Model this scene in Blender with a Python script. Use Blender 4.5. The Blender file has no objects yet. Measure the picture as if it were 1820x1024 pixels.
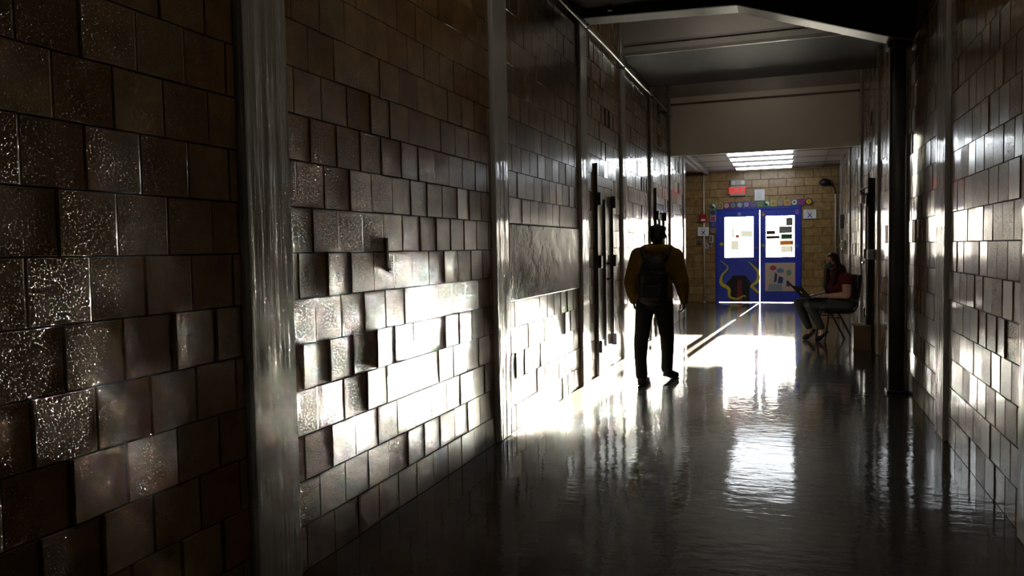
import bpy, bmesh, math, random
from mathutils import Vector, Matrix, Euler
random.seed(7)
scene = bpy.context.scene
COL = scene.collection
PI = math.pi
R = math.radians

# ------------------------------------------------------------------ camera
cam_d = bpy.data.cameras.new('camera')
cam = bpy.data.objects.new('camera', cam_d)
COL.objects.link(cam)
cam_d.sensor_width = 36.0
cam_d.lens = 36.0 * 1396.0 / 1820.0
cam_d.clip_start = 0.05
cam_d.clip_end = 300
YAW, PITCH, ROLL = 0.34281, -0.04853, -0.017865
fwd = Vector((-math.sin(YAW) * math.cos(PITCH), math.cos(YAW) * math.cos(PITCH), math.sin(PITCH)))
rgt = Vector((math.cos(YAW), math.sin(YAW), 0))
upv = rgt.cross(fwd)
r2 = rgt * math.cos(ROLL) + upv * math.sin(ROLL)
u2 = upv * math.cos(ROLL) - rgt * math.sin(ROLL)
m3 = Matrix((r2, u2, -fwd)).transposed()
cam.matrix_world = Matrix.Translation((0, 0, 1.42)) @ m3.to_4x4()
scene.camera = cam

# ------------------------------------------------------------------ world, sun, exposure
SUN_AZ, SUN_EL = 3.4, 8.3
world = bpy.data.worlds.new('sky')
scene.world = world
world.use_nodes = True
wn = world.node_tree
wn.nodes.clear()
wo = wn.nodes.new('ShaderNodeOutputWorld')
wb = wn.nodes.new('ShaderNodeBackground')
sk = wn.nodes.new('ShaderNodeTexSky')
sk.sky_type = 'NISHITA'
sk.sun_disc = False
sk.sun_elevation = R(12)
sk.sun_rotation = R(3.4)
sk.air_density = 1.0
sk.dust_density = 2.5
sk.ozone_density = 1.0
hsv = wn.nodes.new('ShaderNodeHueSaturation')
hsv.inputs['Saturation'].default_value = 0.35
wn.links.new(sk.outputs[0], hsv.inputs['Color'])
wn.links.new(hsv.outputs[0], wb.inputs[0])
wb.inputs[1].default_value = 0.75
wn.links.new(wb.outputs[0], wo.inputs[0])

sun_d = bpy.data.lights.new('sun', 'SUN')
sun_d.energy = 340.0
sun_d.angle = R(0.55)
sun_d.color = (1.0, 0.90, 0.72)
sun = bpy.data.objects.new('sun', sun_d)
COL.objects.link(sun)
sdir = Vector((-math.sin(R(SUN_AZ)) * math.cos(R(SUN_EL)), -math.cos(R(SUN_AZ)) * math.cos(R(SUN_EL)), -math.sin(R(SUN_EL))))
sun.rotation_euler = sdir.to_track_quat('-Z', 'Y').to_euler()
sun.location = (2, 40, 8)

scene.view_settings.view_transform = 'Standard'
scene.view_settings.look = 'None'
scene.view_settings.gamma = 1.0
scene.view_settings.use_curve_mapping = False
scene.view_settings.exposure = 0.0
scene.cycles.use_denoising = True
scene.cycles.sample_clamp_indirect = 0.0
scene.cycles.max_bounces = 10
scene.cycles.diffuse_bounces = 5
scene.cycles.glossy_bounces = 5
scene.cycles.transparent_max_bounces = 12
scene.cycles.blur_glossy = 0.0

# ------------------------------------------------------------------ helpers
def tag(o, label=None, cat=None, group=None, kind=None):
    if label: o['label'] = label
    if cat: o['category'] = cat
    if group: o['group'] = group
    if kind: o['kind'] = kind
    return o

def mat(name, col, rough=0.5, metal=0.0, spec=0.5, coat=0.0, crough=0.05, bump=None, emit=None, vary=0.0, vscale=8.0):
    m = bpy.data.materials.new(name)
    m.use_nodes = True
    n, l = m.node_tree.nodes, m.node_tree.links
    b = n['Principled BSDF']
    b.inputs['Base Color'].default_value = (*col, 1)
    b.inputs['Roughness'].default_value = rough
    b.inputs['Metallic'].default_value = metal
    b.inputs['Specular IOR Level'].default_value = spec
    b.inputs['Coat Weight'].default_value = coat
    b.inputs['Coat Roughness'].default_value = crough
    if emit:
        b.inputs['Emission Color'].default_value = (*emit[0], 1)
        b.inputs['Emission Strength'].default_value = emit[1]
    tc = n.new('ShaderNodeTexCoord')
    if vary > 0:
        ns = n.new('ShaderNodeTexNoise')
        ns.inputs['Scale'].default_value = vscale
        ns.inputs['Detail'].default_value = 5
        l.new(tc.outputs['Object'], ns.inputs['Vector'])
        mx = n.new('ShaderNodeMix')
        mx.data_type = 'RGBA'
        mx.inputs[6].default_value = (*[c * (1 - vary) for c in col], 1)
        mx.inputs[7].default_value = (*[min(1, c * (1 + vary)) for c in col], 1)
        l.new(ns.outputs[0], mx.inputs[0])
        l.new(mx.outputs[2], b.inputs['Base Color'])
    if bump:
        src = None
        for sc, dist, stretch in bump:
            mp = n.new('ShaderNodeMapping')
            mp.inputs['Scale'].default_value = stretch
            ns = n.new('ShaderNodeTexNoise')
            ns.inputs['Scale'].default_value = sc
            ns.inputs['Detail'].default_value = 3
            bp = n.new('ShaderNodeBump')
            bp.inputs['Distance'].default_value = dist
            bp.inputs['Strength'].default_value = 1.0
            l.new(tc.outputs['Object'], mp.inputs['Vector'])
            l.new(mp.outputs[0], ns.inputs['Vector'])
            l.new(ns.outputs[0], bp.inputs['Height'])
            if src: l.new(src.outputs[0], bp.inputs['Normal'])
            src = bp
        l.new(src.outputs[0], b.inputs['Normal'])
        l.new(src.outputs[0], b.inputs['Coat Normal'])
    return m

def brick_mat(name, tones, rough, bumps, spec=0.5, coat=0.8, speck=False):
    """glazed block: tone differs block by block, mottled, pebbled glaze"""
    m = bpy.data.materials.new(name)
    m.use_nodes = True
    n, l = m.node_tree.nodes, m.node_tree.links
    b = n['Principled BSDF']
    oi = n.new('ShaderNodeObjectInfo')
    gi = n.new('ShaderNodeNewGeometry')
    ad = n.new('ShaderNodeMath'); ad.operation = 'ADD'
    fr = n.new('ShaderNodeMath'); fr.operation = 'FRACT'
    l.new(oi.outputs['Random'], ad.inputs[0]); l.new(gi.outputs['Random Per Island'], ad.inputs[1])
    l.new(ad.outputs[0], fr.inputs[0])
    cr = n.new('ShaderNodeValToRGB')
    cr.color_ramp.interpolation = 'LINEAR'
    e = cr.color_ramp.elements
    e[0].position = 0; e[0].color = (*tones[0], 1)
    e[1].position = 1; e[1].color = (*tones[-1], 1)
    for i, t in enumerate(tones[1:-1]):
        x = e.new((i + 1) / (len(tones) - 1)); x.color = (*t, 1)
    l.new(fr.outputs[0], cr.inputs[0])
    ns = n.new('ShaderNodeTexNoise'); ns.inputs['Scale'].default_value = 9; ns.inputs['Detail'].default_value = 6
    l.new(gi.outputs['Position'], ns.inputs['Vector'])
    mx = n.new('ShaderNodeMix'); mx.data_type = 'RGBA'; mx.blend_type = 'MULTIPLY'
    mx.inputs[0].default_value = 0.8
    rmp = n.new('ShaderNodeValToRGB')
    rmp.color_ramp.elements[0].position = 0.3; rmp.color_ramp.elements[0].color = (0.5, 0.5, 0.5, 1)
    rmp.color_ramp.elements[1].position = 0.7; rmp.color_ramp.elements[1].color = (1.2, 1.15, 1.1, 1)
    l.new(ns.outputs[0], rmp.inputs[0])
    l.new(cr.outputs[0], mx.inputs[6]); l.new(rmp.outputs[0], mx.inputs[7])
    l.new(mx.outputs[2], b.inputs['Base Color'])
    b.inputs['Specular IOR Level'].default_value = spec
    # gloss differs from block to block
    mr = n.new('ShaderNodeMapRange')
    mr.inputs['To Min'].default_value = rough[0]; mr.inputs['To Max'].default_value = rough[1]
    m2 = n.new('ShaderNodeMath'); m2.operation = 'MULTIPLY'; m2.inputs[1].default_value = 7.13
    f2 = n.new('ShaderNodeMath'); f2.operation = 'FRACT'
    l.new(fr.outputs[0], m2.inputs[0]); l.new(m2.outputs[0], f2.inputs[0]); l.new(f2.outputs[0], mr.inputs['Value'])
    b.inputs['Roughness'].default_value = 0.34
    b.inputs['Coat Weight'].default_value = coat
    l.new(mr.outputs[0], b.inputs['Coat Roughness'])
    src = None
    for sc, dist, st in bumps:
        mp = n.new('ShaderNodeMapping'); mp.inputs['Scale'].default_value = st
        # each block carries its own stretch of glaze
        off = n.new('ShaderNodeVectorMath'); off.operation = 'ADD'
        l.new(gi.outputs['Position'], off.inputs[0])
        k = n.new('ShaderNodeMath'); k.operation = 'MULTIPLY'; k.inputs[1].default_value = 37.0
        l.new(fr.outputs[0], k.inputs[0]); l.new(k.outputs[0], off.inputs[1])
        l.new(off.outputs[0], mp.inputs[0])
        nn = n.new('ShaderNodeTexNoise'); nn.inputs['Scale'].default_value = sc; nn.inputs['Detail'].default_value = 2
        l.new(mp.outputs[0], nn.inputs['Vector'])
        bp = n.new('ShaderNodeBump'); bp.inputs['Distance'].default_value = dist
        l.new(nn.outputs[0], bp.inputs['Height'])
        if src: l.new(src.outputs[0], bp.inputs['Normal'])
        src = bp
    if speck:
        nn = n.new('ShaderNodeTexNoise'); nn.inputs['Scale'].default_value = 210; nn.inputs['Detail'].default_value = 0
        l.new(gi.outputs['Position'], nn.inputs['Vector'])
        mr2 = n.new('ShaderNodeMapRange'); mr2.inputs['From Min'].default_value = 0.675; mr2.inputs['From Max'].default_value = 0.80
        l.new(nn.outputs[0], mr2.inputs['Value'])
        bp = n.new('ShaderNodeBump'); bp.inputs['Distance'].default_value = 0.0011
        l.new(mr2.outputs[0], bp.inputs['Height']); l.new(src.outputs[0], bp.inputs['Normal']); src = bp
    l.new(src.outputs[0], b.inputs['Normal'])
    l.new(src.outputs[0], b.inputs['Coat Normal'])
    return m

S1 = (1, 1, 1)
M = {}
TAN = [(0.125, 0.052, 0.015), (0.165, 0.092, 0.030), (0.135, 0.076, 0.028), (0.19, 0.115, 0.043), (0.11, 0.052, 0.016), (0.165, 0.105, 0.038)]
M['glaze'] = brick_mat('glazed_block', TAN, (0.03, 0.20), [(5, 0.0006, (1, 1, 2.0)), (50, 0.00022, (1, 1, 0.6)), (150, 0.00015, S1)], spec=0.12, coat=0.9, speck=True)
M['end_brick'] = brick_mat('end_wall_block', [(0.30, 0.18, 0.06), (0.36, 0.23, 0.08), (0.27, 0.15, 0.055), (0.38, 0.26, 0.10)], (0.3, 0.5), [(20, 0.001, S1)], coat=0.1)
M['mortar'] = mat('dark_mortar', (0.035, 0.028, 0.022), 0.8)
M['post'] = mat('painted_plaster', (0.30, 0.285, 0.265), 0.5, spec=0.05, coat=0.85, crough=0.07, bump=[(5, 0.008, (1, 1, 0.08)), (19, 0.012, (1, 1, 0.04)), (70, 0.0008, (1, 1, 0.3))])
M['patch'] = mat('painted_render', (0.085, 0.066, 0.046), 0.26, spec=0.4, bump=[(4, 0.006, (1, 1, 1.6)), (22, 0.0010, (1, 1, 0.8)), (60, 0.0004, S1)], vary=0.3, vscale=3)
M['trim_white'] = mat('white_paint', (0.62, 0.60, 0.56), 0.35)
M['floor'] = mat('polished_floor', (0.034, 0.026, 0.020), 0.45, spec=0.025, coat=0.95, crough=0.062, vary=0.35, vscale=1.3,
                 bump=[(1.2, 0.0030, S1), (3.5, 0.0016, S1), (11, 0.0013, (0.7, 1.6, 1)), (35, 0.00008, S1)])
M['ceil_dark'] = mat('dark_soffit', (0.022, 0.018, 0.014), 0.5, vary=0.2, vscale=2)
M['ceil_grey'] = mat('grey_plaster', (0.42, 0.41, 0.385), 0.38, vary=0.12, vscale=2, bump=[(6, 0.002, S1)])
M['header'] = mat('cream_plaster', (0.74, 0.73, 0.68), 0.5, vary=0.04, vscale=1)
M['ceil_low'] = mat('ceiling_tile', (0.30, 0.27, 0.245), 0.7, vary=0.08, vscale=3)
M['glossbeam'] = mat('gloss_grey_paint', (0.24, 0.235, 0.225), 0.32, bump=[(8, 0.004, (0.3, 1, 1)), (40, 0.0008, S1)])
M['black'] = mat('black_metal', (0.012, 0.012, 0.013), 0.4, spec=0.5)
M['darkpost'] = mat('dark_grey_paint', (0.075, 0.072, 0.078), 0.45, vary=0.15)
M['steel_door'] = mat('grey_steel_paint', (0.20, 0.195, 0.19), 0.3, spec=0.5, coat=1.0, crough=0.04)
M['steel'] = mat('brushed_steel', (0.55, 0.55, 0.55), 0.25, metal=1)
M['blue'] = mat('blue_door_paint', (0.020, 0.045, 0.46), 0.35, vary=0.12, vscale=4)
M['bluedark'] = mat('blue_frame_paint', (0.016, 0.034, 0.34), 0.4)
M['paper'] = mat('white_paper', (0.78, 0.79, 0.82), 0.8)
M['ink'] = mat('dark_ink', (0.03, 0.04, 0.08), 0.7)
M['inkgrey'] = mat('grey_ink', (0.35, 0.37, 0.42), 0.8)
M['red'] = mat('alarm_red', (0.35, 0.02, 0.015), 0.35)
M['exit_box'] = mat('grey_sign_housing', (0.42, 0.42, 0.36), 0.5)
M['exit_glow'] = mat('lit_exit_face', (0.5, 0.25, 0.2), 0.5, emit=((1.0, 0.22, 0.16), 0.03))
M['exit_red'] = mat('lit_exit_letters', (0.8, 0.02, 0.02), 0.5, emit=((1.0, 0.03, 0.03), 0.55))
M['tube'] = mat('lit_lens', (0.9, 0.9, 0.9), 0.4, emit=((0.88, 0.95, 1.0), 16.0))
M['tubewell'] = mat('lit_well_lens', (0.9, 0.9, 0.9), 0.4, emit=((1.0, 0.88, 0.72), 4.5))
M['fixture'] = mat('white_enamel', (0.7, 0.7, 0.68), 0.4)
M['yellow'] = mat('yellow_paint', (0.62, 0.50, 0.03), 0.6)
M['mural_black'] = mat('black_paint', (0.012, 0.012, 0.014), 0.6)
M['mural_red'] = mat('dark_red_paint', (0.22, 0.015, 0.02), 0.6)
M['beige'] = mat('beige_paper', (0.66, 0.47, 0.36), 0.8)
M['wood'] = mat('brown_wood', (0.10, 0.065, 0.03), 0.5, vary=0.4, vscale=5, bump=[(12, 0.001, (1, 1, 0.2))])
M['skin_dark'] = mat('brown_skin', (0.08, 0.038, 0.024), 0.5)
M['skin'] = mat('light_skin', (0.68, 0.44, 0.36), 0.5)
M['hair_black'] = mat('black_hair', (0.010, 0.008, 0.007), 0.6, bump=[(60, 0.004, S1)])
M['hair_brown'] = mat('dark_brown_hair', (0.045, 0.016, 0.012), 0.5, bump=[(40, 0.004, (1, 1, 0.15))])
M['hoodie'] = mat('mustard_fleece', (0.17, 0.098, 0.006), 0.9, vary=0.12, vscale=12, bump=[(9, 0.012, S1)])
M['trousers'] = mat('black_trousers', (0.012, 0.011, 0.012), 0.85, bump=[(10, 0.01, S1)])
M['jeans'] = mat('charcoal_jeans', (0.06, 0.075, 0.09), 0.85, vary=0.2, bump=[(14, 0.006, S1)])
M['maroon'] = mat('maroon_shirt', (0.15, 0.018, 0.025), 0.85, bump=[(9, 0.012, S1)])
M['bag'] = mat('black_nylon', (0.010, 0.010, 0.012), 0.6, bump=[(15, 0.006, S1)])
M['bagtrim'] = mat('dark_webbing', (0.022, 0.022, 0.025), 0.7)
M['mask'] = mat('teal_mask', (0.05, 0.13, 0.16), 0.8)
M['shoe'] = mat('dark_shoe', (0.025, 0.022, 0.024), 0.6)
M['sole'] = mat('pale_sole', (0.55, 0.48, 0.45), 0.6)
M['laptop'] = mat('dark_laptop_shell', (0.012, 0.012, 0.013), 0.7, spec=0.15)
M['keys'] = mat('silver_deck', (0.75, 0.75, 0.76), 0.3)
M['fabric_black'] = mat('black_upholstery', (0.012, 0.012, 0.014), 0.8)
M['asphalt'] = mat('pale_concrete', (0.45, 0.44, 0.42), 0.9, vary=0.1, vscale=1)
M['white'] = mat('white_wear', (0.8, 0.8, 0.8), 0.5)

def glass_mat():
    m = bpy.data.materials.new('window_glass'); m.use_nodes = True
    n, l = m.node_tree.nodes, m.node_tree.links
    n.clear()
    o = n.new('ShaderNodeOutputMaterial'); mx = n.new('ShaderNodeMixShader')
    t = n.new('ShaderNodeBsdfTransparent'); g = n.new('ShaderNodeBsdfGlossy')
    t.inputs[0].default_value = (0.94, 0.96, 0.95, 1); g.inputs['Roughness'].default_value = 0.02
    mx.inputs[0].default_value = 0.07
    l.new(t.outputs[0], mx.inputs[1]); l.new(g.outputs[0], mx.inputs[2]); l.new(mx.outputs[0], o.inputs[0])
    return m
M['glass'] = glass_mat()

def backlit(name, col, tr):
    m = bpy.data.materials.new(name); m.use_nodes = True
    n, l = m.node_tree.nodes, m.node_tree.links
    n.clear()
    o = n.new('ShaderNodeOutputMaterial'); mx = n.new('ShaderNodeMixShader')
    d = n.new('ShaderNodeBsdfDiffuse'); t = n.new('ShaderNodeBsdfTranslucent')
    d.inputs[0].default_value = (*col, 1); t.inputs[0].default_value = (*col, 1)
    mx.inputs[0].default_value = tr
    l.new(d.outputs[0], mx.inputs[1]); l.new(t.outputs[0], mx.inputs[2]); l.new(mx.outputs[0], o.inputs[0])
    return m

class MB:
    """collects simple solids and links them as ONE mesh object"""
    def __init__(s): s.v = []; s.f = []; s.mi = []; s.cur = 0
    def add(s, vs, fs):
        o = len(s.v); s.v += [tuple(v) for v in vs]; s.f += [tuple(i + o for i in f) for f in fs]; s.mi += [s.cur] * len(fs); return s
    def box(s, x0, x1, y0, y1, z0, z1, ch=0.0, mtx=None):
        if x1 < x0: x0, x1 = x1, x0
        if y1 < y0: y0, y1 = y1, y0
        if z1 < z0: z0, z1 = z1, z0
        c = ch
        if c <= 0:
            vs = [(x, y, z) for x in (x0, x1) for y in (y0, y1) for z in (z0, z1)]
            fs = [(0, 1, 3, 2), (4, 6, 7, 5), (0, 4, 5, 1), (2, 3, 7, 6), (0, 2, 6, 4), (1, 5, 7, 3)]
        else:
            bm = bmesh.new()
            bmesh.ops.create_cube(bm, size=1, matrix=Matrix.Translation(((x0 + x1) / 2, (y0 + y1) / 2, (z0 + z1) / 2)) @ Matrix.Diagonal((x1 - x0, y1 - y0, z1 - z0, 1)))
            bmesh.ops.bevel(bm, geom=bm.edges[:], offset=c, segments=1, affect='EDGES')
            bm.verts.index_update()
            vs = [tuple(v.co) for v in bm.verts]; fs = [[v.index for v in f.verts] for f in bm.faces]; bm.free()
        if mtx: vs = [mtx @ Vector(v) for v in vs]
        return s.add(vs, fs)
    def tube(s, pts, r, n=10, cap=True):
        pts = [Vector(p) for p in pts]
        rs = r if isinstance(r, (list, tuple)) else [r] * len(pts)
        up = Vector((0, 0, 1)); vs = []; prev = None
        for i, p in enumerate(pts):
            d = (pts[min(i + 1, len(pts) - 1)] - pts[max(i - 1, 0)]).normalized()
            if prev is None:
                a = d.cross(up) if abs(d.z) < 0.95 else d.cross(Vector((1, 0, 0)))
            else: a = prev - d * prev.dot(d)
            a.normalize(); b = d.cross(a); prev = a
            for k in range(n):
                t = 2 * PI * k / n
                vs.append(p + (a * math.cos(t) + b * math.sin(t)) * rs[i])
        fs = []
        for i in range(len(pts) - 1):
            for k in range(n):
                fs.append((i * n + k, i * n + (k + 1) % n, (i + 1) * n + (k + 1) % n, (i + 1) * n + k))
        if cap:
            fs.append(tuple(range(n - 1, -1, -1))); fs.append(tuple(range((len(pts) - 1) * n, len(pts) * n)))
        return s.add(vs, fs)
    def ell(s, c, r, nu=14, nv=9, rot=None):
        vs = []; fs = []
        for j in range(1, nv):
            ph = PI * j / nv
            for i in range(nu):
                th = 2 * PI * i / nu
                vs.append(Vector((r[0] * math.sin(ph) * math.cos(th), r[1] * math.sin(ph) * math.sin(th), r[2] * math.cos(ph))))
        top = len(vs); vs.append(Vector((0, 0, r[2]))); bot = len(vs); vs.append(Vector((0, 0, -r[2])))
        for j in range(nv - 2):
            for i in range(nu):
                fs.append((j * nu + i, (j + 1) * nu + i, (j + 1) * nu + (i + 1) % nu, j * nu + (i + 1) % nu))
        for i in range(nu):
            fs.append((top, i, (i + 1) % nu)); fs.append((bot, (nv - 2) * nu + (i + 1) % nu, (nv - 2) * nu + i))
        if rot: vs = [rot @ v for v in vs]
        return s.add([v + Vector(c) for v in vs], fs)
    def cap(s, a, b, ra, rb, n=14):
        """tapered limb piece with round ends"""
        a = Vector(a); b = Vector(b); d = (b - a); L = d.length; dn = d / L
        pts = []; rs = []
        for t in (-0.95, -0.7, -0.35): pts.append(a + dn * ra * t); rs.append(ra * math.sqrt(1 - t * t))
        for t in (0, .25, .5, .75, 1): pts.append(a + d * t); rs.append(ra + (rb - ra) * t)
        for t in (0.35, 0.7, 0.95): pts.append(b + dn * rb * t); rs.append(rb * math.sqrt(1 - t * t))
        return s.tube(pts, rs, n)
    def prism(s, poly, axis, a0, a1):
        """poly: 2D points; extruded along axis ('x','y','z') from a0 to a1"""
        n = len(poly); vs = []
        for a in (a0, a1):
            for p, q in poly:
                vs.append({'x': (a, p, q), 'y': (p, a, q), 'z': (p, q, a)}[axis])
        fs = [tuple(range(n)), tuple(range(2 * n - 1, n - 1, -1))]
        for i in range(n): fs.append((i, i + n, (i + 1) % n + n, (i + 1) % n))
        return s.add(vs, fs)
    def disc(s, c, r, th, axis='y', n=20, r2_=None):
        p = [(math.cos(2 * PI * k / n) * r, math.sin(2 * PI * k / n) * (r2_ or r)) for k in range(n)]
        if axis == 'y': return s.prism([(c[0] + a, c[2] + b) for a, b in p], 'y', c[1] - th / 2, c[1] + th / 2)
        if axis == 'x': return s.prism([(c[1] + a, c[2] + b) for a, b in p], 'x', c[0] - th / 2, c[0] + th / 2)
        return s.prism([(c[0] + a, c[1] + b) for a, b in p], 'z', c[2] - th / 2, c[2] + th / 2)
    def mesh(s, name, mats, smooth=False):
        me = bpy.data.meshes.new(name)
        me.from_pydata([tuple(v) for v in s.v], [], s.f)
        for m in (mats if isinstance(mats, (list, tuple)) else [mats]): me.materials.append(m)
        me.polygons.foreach_set('material_index', s.mi)
        bm = bmesh.new(); bm.from_mesh(me); bmesh.ops.recalc_face_normals(bm, faces=bm.faces[:]); bm.to_mesh(me); bm.free()
        if smooth: me.polygons.foreach_set('use_smooth', [True] * len(me.polygons))
        me.update()
        return me
    def build(s, name, mats, parent=None, smooth=False, origin=None):
        if origin is not None:
            o_ = Vector(origin); s.v = [tuple(Vector(v) - o_) for v in s.v]
        ob = bpy.data.objects.new(name, s.mesh(name, mats, smooth))
        COL.objects.link(ob)
        if origin is not None: ob.location = origin
        if parent: ob.parent = parent
        return ob
    def fused(s, name, m, parent=None, voxel=0.012, smooth_it=6, sub=False):
        """union the collected solids into one continuous skin"""
        me = s.mesh('tmp', m)
        t = bpy.data.objects.new('tmp', me); COL.objects.link(t)
        r = t.modifiers.new('r', 'REMESH'); r.mode = 'VOXEL'; r.voxel_size = voxel
        sm = t.modifiers.new('s', 'SMOOTH'); sm.factor = 0.5; sm.iterations = smooth_it
        dg = bpy.context.evaluated_depsgraph_get(); dg.update()
        nm = bpy.data.meshes.new_from_object(t.evaluated_get(dg))
        bpy.data.objects.remove(t)
        nm.name = name
        nm.materials.clear(); nm.materials.append(m)
        nm.polygons.foreach_set('use_smooth', [True] * len(nm.polygons))
        ob = bpy.data.objects.new(name, nm); COL.objects.link(ob)
        if parent: ob.parent = parent
        return ob

def empty(name, loc, rz=0.0):
    o = bpy.data.objects.new(name, None); COL.objects.link(o)
    o.empty_display_size = 0.1
    o.location = loc; o.rotation_euler = (0, 0, rz)
    return o

def textmesh(name, txt, size, m, parent, loc, ext=0.002, rot=(PI / 2, 0, 0)):
    cu = bpy.data.curves.new(name, 'FONT'); cu.body = txt; cu.size = size; cu.extrude = ext
    cu.align_x = 'CENTER'; cu.align_y = 'CENTER'; cu.offset = size * 0.02
    t = bpy.data.objects.new('tmp', cu); COL.objects.link(t)
    dg = bpy.context.evaluated_depsgraph_get(); dg.update()
    me = bpy.data.meshes.new_from_object(t.evaluated_get(dg)); bpy.data.objects.remove(t)
    me.name = name; me.materials.clear(); me.materials.append(m)
    o = bpy.data.objects.new(name, me); COL.objects.link(o)
    o.parent = parent; o.location = loc; o.rotation_euler = rot
    return o

# ------------------------------------------------------------------ the setting
XL, XR, YE = -2.05, 1.04, 20.45
CH = 0.2032          # course height
BL = 0.2190          # block length
YB = -4.0

fl = MB(); fl.box(-2.7, 1.2, YB, YE + 0.25, -0.12, 0.0)
tag(fl.build('floor', M['floor']), kind='structure')
st = MB(); st.box(XL, XR, 8.02, 8.032, 0.0, 0.0012)
tag(st.build('trim_1', M['mortar']), kind='structure')
og = MB(); og.box(-30, 30, YE + 0.26, 90, -0.16, -0.05)
tag(og.build('ground', M['asphalt']), kind='structure')

LP = [(2.57, 2.88), (5.34, 5.65), (7.82, 8.12), (9.92, 10.13), (12.03, 12.24), (14.09, 14.30), (15.98, 16.24)]
RP = [(3.95, 4.29), (6.24, 6.60), (8.34, 8.58), (10.90, 11.16), (13.50, 13.72), (16.02, 16.24), (18.80, 19.02)]
meshcache = {}
def brick_mesh(L, H, key, m, T=0.06, far=1):
    k = (round(L, 3), round(H, 3), key)
    if k in meshcache: return meshcache[k]
    c = 0.005; d = 0.0010
    e0, e1 = (0.0018, 0.0068) if far > 0 else (0.0068, 0.0018)
    if key == 'end': c = d = e0 = e1 = 0.003
    else: c = 0.0024
    # front face lies at x=0, body runs towards -x
    y0, y1, z0, z1 = -L / 2, L / 2, -H / 2, H / 2
    vs = [(-T, y0, z0), (-T, y1, z0), (-T, y1, z1), (-T, y0, z1),
          (-c, y0, z0), (-c, y1, z0), (-c, y1, z1), (-c, y0, z1),
          (0, y0 + e0, z0 + d), (0, y1 - e1, z0 + d), (0, y1 - e1, z1 - d), (0, y0 + e0, z1 - d)]
    fs = [(0, 3, 2, 1)]
    for a in (0, 4):
        for i in range(4):
            j = (i + 1) % 4
            fs.append((a + i, a + j, a + 4 + j, a + 4 + i))
    fs.append((8, 9, 10, 11))
    me = bpy.data.meshes.new('brick'); me.from_pydata(vs, [], fs); me.materials.append(m); me.update()
    meshcache[k] = me
    return me

def wall_of_blocks(name, face_x, sgn, spans, z_top, holes, posts_mat, ylo, near_fn, phase, skip=lambda y, z: False, limit=296):
    """glazed block wall: sgn=+1 faces +x (left wall), -1 faces -x (right wall)"""
    y_a, y_b = spans[0][0], spans[-1][1]
    bk = MB()
    x0, x1 = (face_x - 0.25, face_x - 0.008) if sgn > 0 else (face_x + 0.008, face_x + 0.25)
    bk.box(x0, x1, YB, y_b, 0, z_top)
    wall = bk.build(name, M['mortar']); tag(wall, kind='structure')
    rnd = random.Random(11 if sgn > 0 else 23)
    bricks = []
    rows = int(math.ceil(z_top / CH))
    J = 0.0048
    for r_ in range(rows):
        z0 = r_ * CH; z1 = min(z0 + CH, z_top)
        if z1 - z0 < 0.04: continue
        ph = phase[r_ % 2]
        for (a, b) in spans:
            # cut the span around door openings / patches that cover this course
            cuts = [(a, b)]
            for (ha, hb, hz0, hz1) in holes:
                if z0 + 0.02 < hz1 and z1 - 0.02 > hz0:
                    nc = []
                    for (p, q) in cuts:
                        if hb <= p or ha >= q: nc.append((p, q)); continue
                        if ha > p: nc.append((p, ha))
                        if hb < q: nc.append((hb, q))
                    cuts = nc
            for (p, q) in cuts:
                k = math.floor((p - ph) / BL)
                y = ph + k * BL
                while y < q:
                    s0, s1 = max(y, p), min(y + BL, q)
                    if s1 - s0 > 0.02:
                        bricks.append(((s0 + s1) / 2, (z0 + z1) / 2, s1 - s0 - J, z1 - z0 - J))
                    y += BL
    def score(t):
        y, z = t[0], t[1]
        if not near_fn(y, z): return 1e9
        return y * y + 0.0 * z
    bricks.sort(key=score)
    rest = MB()
    for i, (y, z, L, H) in enumerate(bricks):
        L = round(L, 3); H = round(H, 3)
        me = brick_mesh(L, H, name, M['glaze'], far=sgn)
        tz = rnd.gauss(0, R(0.6)); ty = rnd.gauss(0, R(0.2)); dx = rnd.uniform(-0.0022, 0.0022)
        if rnd.random() < 0.13: tz += rnd.uniform(-0.5, 1.6) * R(2.4) * sgn; dx += 0.001
        if sgn > 0 and y < 3.3 and z < 1.35 and rnd.random() < 0.22: tz += rnd.uniform(1.5, 5.0) * PI / 180; dx += 0.002
        eu = Euler((0, ty, tz + (0 if sgn > 0 else PI)))
        loc = Vector((face_x + dx * sgn, y, z))
        if i < limit and score((y, z)) < 1e8:
            o = bpy.data.objects.new('brick', me); o.location = loc; o.rotation_euler = eu
            o.parent = wall; COL.objects.link(o)
        else:
            mt = Matrix.Translation(loc) @ eu.to_matrix().to_4x4()
            rest.add([mt @ v.co for v in me.vertices], [tuple(p.vertices) for p in me.polygons])
    o = bpy.data.objects.new('brickwork', None)
    me = bpy.data.meshes.new('brickwork'); me.from_pydata([tuple(v) for v in rest.v], [], rest.f); me.materials.append(M['glaze']); me.update()
    bw = bpy.data.objects.new('brickwork', me); COL.objects.link(bw); bw.parent = wall; bw['kind'] = 'stuff'
    bpy.data.objects.remove(o)
    return wall

def spans_between(posts, lo, hi):
    out = []; p = lo
    for a, b in posts:
        if b <= lo: continue
        if a > p: out.append((p, a))
        p = b
    if hi > p: out.append((p, hi))
    return out

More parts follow.
